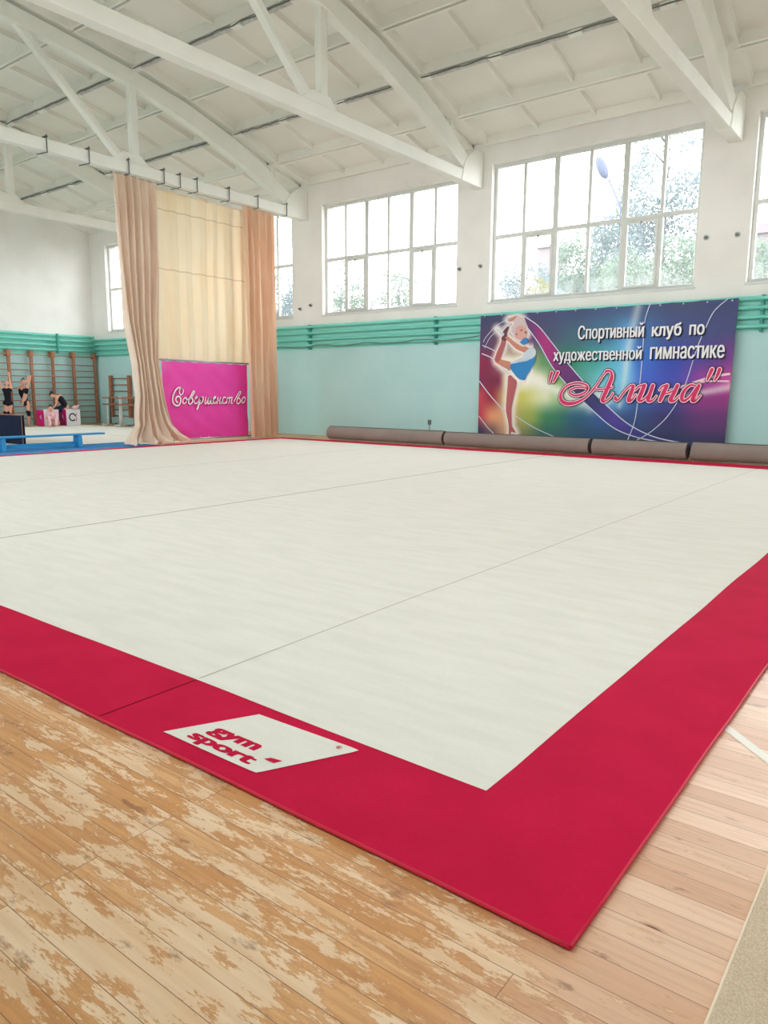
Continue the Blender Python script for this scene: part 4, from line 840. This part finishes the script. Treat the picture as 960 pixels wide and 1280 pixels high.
# girl holding one leg up beside her head
J=dict(hip=(.0,0,.86),waist=(-.03,.05,1.04),chest=(-.08,.08,1.24),shL=(-.20,.10,1.38),shR=(.03,.06,1.40),head=(-.04,.12,1.58),face=(.5,-1,.1),bun=(-.02,.16,1.73),elL=(-.12,-.02,1.47),wrL=(.05,-.12,1.60),hdL=(.15,-.14,1.70),elR=(.12,-.02,1.54),wrR=(.15,-.08,1.70),hdR=(.17,-.1,1.80),
 knL=(.06,-.12,1.30),anL=(.20,-.12,1.70),toL=(.24,-.12,1.84),knR=(.08,.0,.48),anR=(.07,.04,.09),toR=(.07,-.12,.035))
person('girl in black standing on one leg, holding the other leg up beside her head',(-27.1,13.68,0),RZ,J,[('leotard','leo',[((-.05,.02,.86),(.05,.02,.86),.120,.118),('hip','waist',.118,.108),('waist','chest',.106,.126),((-.13,.1,1.33),(-.02,.08,1.33),.088,.085)]),('knee_pad','leo',[((.07,0,.55),(.08,.0,.42),.074,.066)]),('knee_pad','leo',[((.05,-.12,1.24),(.08,-.12,1.36),.070,.066)])])
# girl sitting on the cube, bent forward
J=dict(hip=(.26,.1,.70),waist=(.24,.08,.84),chest=(.14,.02,1.0),shL=(.0,-.06,1.02),shR=(.14,.1,1.12),head=(-.12,-.04,1.14),face=(-.5,-.4,-.7),bun=(-.16,.02,1.27),elL=(-.02,-.16,.82),wrL=(-.14,-.22,.66),hdL=(-.22,-.25,.58),elR=(.02,.0,.84),wrR=(-.12,-.08,.70),hdR=(-.20,-.12,.62),
 knL=(-.16,-.12,.56),anL=(-.10,-.16,.11),toL=(-.18,-.28,.05),knR=(-.02,-.08,.56),anR=(.0,-.12,.11),toR=(-.06,-.26,.05))
person('girl in black bending forward, seated on the corner of the right foam cube',(-26.62,14.62,0),RZ,J,[('top','leo',[('hip','waist',.122,.108),('waist','chest',.106,.118)]),('shorts','shorts',[('hip','knL',.11,.085),('hip','knR',.11,.085),('knL',(-.13,-.14,.36),.085,.07),('knR',(-.01,-.10,.36),.085,.07)])])
# child sitting on the floor in front of the left cube
J=dict(hip=(.10,-.05,.14),waist=(.08,.0,.28),chest=(.04,-.02,.42),shL=(-.10,-.04,.50),shR=(.14,-.04,.50),head=(-.02,-.06,.64),face=(-.3,-1,-.2),bun=(-.03,.0,.77),elL=(-.17,-.14,.36),wrL=(-.06,-.24,.28),hdL=(.02,-.28,.24),elR=(.18,-.14,.36),wrR=(.10,-.26,.30),hdR=(.04,-.3,.28),
 knL=(-.10,-.36,.36),anL=(-.06,-.56,.09),toL=(-.10,-.68,.05),knR=(.16,-.38,.34),anR=(.14,-.58,.09),toR=(.12,-.70,.05))
person('small dark-haired child in a pale pink shirt sitting on the floor between the cubes',(-26.3,14.22,0),RZ,J,[('shirt','pinktop',[('hip','waist',.118,.104),('waist','chest',.104,.116),('shL','shR',.072,.072),('shL','elL',.056,.048),('shR','elR',.056,.048)]),('trousers','pinktop',[('hip','knL',.10,.068),('knL','anL',.066,.046),('hip','knR',.10,.068),('knR','anR',.066,.046)])])
# girl at the left edge, crouching
J=dict(hip=(-.05,0,.52),waist=(-.06,0,.70),chest=(-.04,0,.92),shL=(-.18,0,1.06),shR=(.10,0,1.06),head=(.04,0,1.27),face=(.3,-1,0),bun=(.02,.1,1.36),elL=(-.26,-.1,.86),wrL=(-.16,-.25,.76),hdL=(-.08,-.3,.74),elR=(.17,-.12,.86),wrR=(.14,-.28,.72),hdR=(.12,-.32,.66),
 knL=(-.16,-.42,.56),anL=(-.14,-.30,.09),toL=(-.14,-.45,.04),knR=(.10,-.42,.54),anR=(.08,-.30,.09),toR=(.08,-.45,.04))
person('dark-haired girl in black crouching, half cut off by the left picture edge',(-27.0,12.48,0),RZ,J,[('leotard','leo',[('hip','waist',.122,.106),('waist','chest',.106,.128)]),('shorts','leo',[('hip','knL',.105,.072),('hip','knR',.105,.072)])])
m=MB(); ell(m,(0,0,.07),(.16,.10,.07)); capsule(m,(.08,.02,.1),(.18,.02,.13),.05,.04); tag(fuse(m,'cloth_bundle',M['pinktop'],None,.012),'pale crumpled bundle lying on top of the right foam cube','bundle').location=(-26.20,15.10,.62)
# ------------------------------------------------------------------ outside
m=MB(); m.box(-90,30,17.5,110,-.4,-.05); m.box(-90,30,-60,-1.5,-.4,-.05); g=m.build('outdoor_ground',M['ground']); struct(g,'ground outside the hall')
def tree(label,x,y,h,crown,nleaf,leafsize,mats,seed,hang=0,far=1,group='trees outside the windows',trunk_r=.18):
    k=far; x,y,h=x*k,y*k,1.43+(h-1.38)*k; crown=[(q[0]*k,q[1]*k,1.43+(q[2]-1.38)*k,q[3]*k,q[4]*k) for q in crown]; leafsize*=k
    rnd=random.Random(seed); t=thing('tree',label,'tree',(x,y,-.05),group=group)
    m=MB(); m.tube([(0,0,0),(.1,.05,h*.35),(.0,.1,h*.7),(.1,0,h*.95)],[trunk_r,trunk_r*.8,trunk_r*.5,.03],8)
    for k in range(9):
        z=h*(.35+.06*k); a=rnd.uniform(0,6.28); l=rnd.uniform(.8,1.8); m.tube([(0.03,.05,z),(math.cos(a)*l*.5,math.sin(a)*l*.5,z+l*.45),(math.cos(a)*l,math.sin(a)*l,z+l*.5)],[.05,.03,.012],5)
    m.build('trunk',M['bark'],t)
    m=MB()
    for i in range(nleaf):
        c=rnd.choice(crown)
        while True:
            p=Vector((rnd.uniform(-1,1),rnd.uniform(-1,1),rnd.uniform(-1,1)))
            if p.length<1 and (p.length>.45 or rnd.random()<.3): break
        q=Vector((c[0]+p.x*c[3],c[1]+p.y*c[3],c[2]+p.z*c[4]))
        if noise.noise(q*.9+Vector((seed,0,0)))<-.12: continue
        if hang: q.z-=hang*rnd.random()*(p.x**2+p.y**2)
        a=Vector((rnd.gauss(0,1),rnd.gauss(0,1),rnd.gauss(0,1))).normalized(); b=a.cross(Vector((rnd.gauss(0,1),rnd.gauss(0,1),rnd.gauss(0,1)))).normalized(); s=leafsize*rnd.uniform(.6,1.2)
        m.add([q-a*s,q-b*s*.5,q+a*s,q+b*s*.5],[(0,1,2,3)])
    m.build('foliage',mats,t); return t
tree('tall birch with hanging branches behind the right panes of the window above the banner',-10.3,32,13.5,[(0,0,10.5,1.9,3.2),(-1.0,.3,9.2,1.1,2.2),(.9,.2,9.0,1.2,2.4),(0,0,7.2,2.2,2.0)],13000,.085,M['leaf2'],3,1.6)
tree('loose tree behind the street lamp in the window above the banner',-12.9,34,10.2,[(0,0,8.4,1.2,1.7),(.5,0,7.2,1.6,1.5)],6500,.09,M['leaf2'],4,far=1.118)
tree('bushy tree left of the lamp post in the window above the banner',-15.2,36,9.0,[(0,0,7.4,1.7,1.9),(.2,.3,6.3,2.2,1.6)],11000,.10,M['leaf'],5,far=1.18)
tree('low tree filling the lower right panes of the window above the banner',-9.8,30,7.4,[(0,0,5.8,2.1,1.5),(.6,0,4.8,2.4,1.6)],12000,.10,M['leaf'],6,far=.883)
tree('round tree in the lower left panes of the window above the banner',-19.6,38,8.6,[(0,0,7.2,1.8,1.3),(.8,0,6.3,1.8,1.3),(-1.2,0,6.4,1.5,1.1)],8000,.09,M['leaf2'],7)
tree('small yellow-green shrub tree near the sill of the window above the banner',-17.2,35,6.9,[(0,0,6.2,.9,.8)],900,.08,M['leafy'],8)
tree('feathery tree in the lower left panes of the wide middle window',-34.6,40,9.9,[(0,0,8.4,2.2,2.2),(-1.4,0,7.6,1.5,1.6),(1.4,0,7.2,1.4,1.3)],6500,.11,M['leaf'],9)
tree('low tree in the second pane pair of the wide middle window',-29.6,40,8.7,[(0,0,7.6,1.6,1.7)],3600,.10,M['leaf'],10)
tree('tree in the lower panes of the window partly covered by the curtain',-40.5,40,9.6,[(0,0,8.0,2.2,1.8),(1.8,0,7.0,1.5,1.5)],8000,.11,M['leaf2'],11,far=1.16)
tree('tree seen through the window at the right picture edge',-7.2,40,9.2,[(0,0,7.6,2.0,1.3),(-1.6,0,7.4,1.5,1.2)],3800,.10,M['leaf'],12)
t=thing('street_lamp','grey street lamp with an oval head outside the window above the banner','street lamp',(-10.95,29.2,-.05))
m=MB(); m.tube([(.1,0,0),(.1,0,7.4),(-.05,0,8.4),(-.55,-.1,9.5)],[.09,.06,.04,.035],8); m.build('pole',M['lampgrey'],t)
m=MB(); ell(m,(0,0,0),(.20,.22,.48)); o=m.build('lamp_head',M['lampgrey'],t); o.location=(-.82,-.15,9.95); o.rotation_euler=(0,math.radians(-26),0)
def house(name,label,x,y,w,d,h,mt,roof=None):
    t=thing(name,label,'building',(x,y,-.05)); m=MB(); m.box(-w/2,w/2,0,d,0,h); m.build('wall',M[mt],t)
    m=MB(); m.prism([(-w/2-.2,h),(w/2+.2,h),(w/2+.2,h+.12),(-w/2-.2,h+.5)],-.2,d+.2,1); m.build('roof',M[roof or mt],t)
    for k in range(int(w//2.5)): m=MB(); xx=-w/2+1.2+k*2.5; m.box(xx-.4,xx+.4,-.03,.0,h-1.9,h-.9); m.build('window',M['lampgrey'],t)
    return t
house('shed','pale blue flat-roofed building behind the middle panes of the window above the banner',-19.85,48,6.75,4,8.67,'shed')
house('shed','pale blue building low in the right panes of the window above the banner',-18.2,55,4.6,4,9.2,'shed')
house('tower_block','tall narrow pinkish building far behind the window above the banner',-28.9,60,1.4,3,13.4,'render')
house('apartment_house','pale long building seen through the window at the right picture edge',-4.5,46,11,8,10.0,'render')
t=thing('utility_pole','thin utility pole far outside the wide middle window','utility pole',(-34.1,45,-.05)); m=MB(); m.tube([(0,0,0),(0,0,8.3)],.12,6); m.build('pole',M['lampgrey'],t); m=MB(); m.bar((-.8,0,7.8),(.8,0,7.8),.1,.1); m.build('crossarm',M['lampgrey'],t)
# ------------------------------------------------------------------ light
w=bpy.data.worlds.new('overcast_sky'); bpy.context.scene.world=w; w.use_nodes=True; bg=w.node_tree.nodes['Background']
nt=w.node_tree; tc=nd(nt,'ShaderNodeTexCoord'); sx=nd(nt,'ShaderNodeSeparateXYZ'); nt.links.new(tc.outputs['Generated'],sx.inputs[0])
nt.links.new(mixc(nt,smooth(nt,sx.outputs[2],-.1,.7),(.98,.985,1,1),(.95,.975,1,1)),bg.inputs[0]); bg.inputs[1].default_value=SKY
def portal(a,b,z1,y,rx):
    l=bpy.data.lights.new('window_portal','AREA'); l.shape='RECTANGLE'; l.size=b-a; l.size_y=z1-WB; l.cycles.is_portal=True
    o=bpy.data.objects.new('window_portal',l); C.objects.link(o); o.location=((a+b)/2,y,(z1+WB)/2); o.rotation_euler=(rx,0,0)
for a,b,t in WIN: portal(a,b,t,17.45,-PI/2)
for a,b,t in WIN2: portal(a,b,t,YB-.45,PI/2)
# ------------------------------------------------------------------ camera
cam=bpy.data.cameras.new('camera'); co=bpy.data.objects.new('camera',cam); C.objects.link(co)
cam.sensor_fit='VERTICAL'; cam.sensor_height=24; cam.lens=921.5/1280*24; cam.clip_start=.05; cam.clip_end=300
yaw,p,r=CAM
f=Vector((math.sin(yaw)*math.cos(p),math.cos(yaw)*math.cos(p),-math.sin(p))); rt=Vector((math.cos(yaw),-math.sin(yaw),0)); up=rt.cross(f)
rt2=rt*math.cos(r)+up*math.sin(r); up2=up*math.cos(r)-rt*math.sin(r)
mt=Matrix((rt2,up2,-f)).transposed().to_4x4(); mt.translation=Vector((0,0,1.384)); co.matrix_world=mt
sc=bpy.context.scene; sc.camera=co
sc.view_settings.view_transform='Standard'; sc.view_settings.look='None'; sc.view_settings.gamma=1; sc.view_settings.exposure=EXPO; sc.view_settings.use_curve_mapping=False
sc.cycles.max_bounces=10; sc.cycles.diffuse_bounces=7; sc.cycles.transparent_max_bounces=16; sc.cycles.sample_clamp_indirect=12; sc.cycles.caustics_reflective=False; sc.cycles.caustics_refractive=False
sc.cycles.use_denoising=True
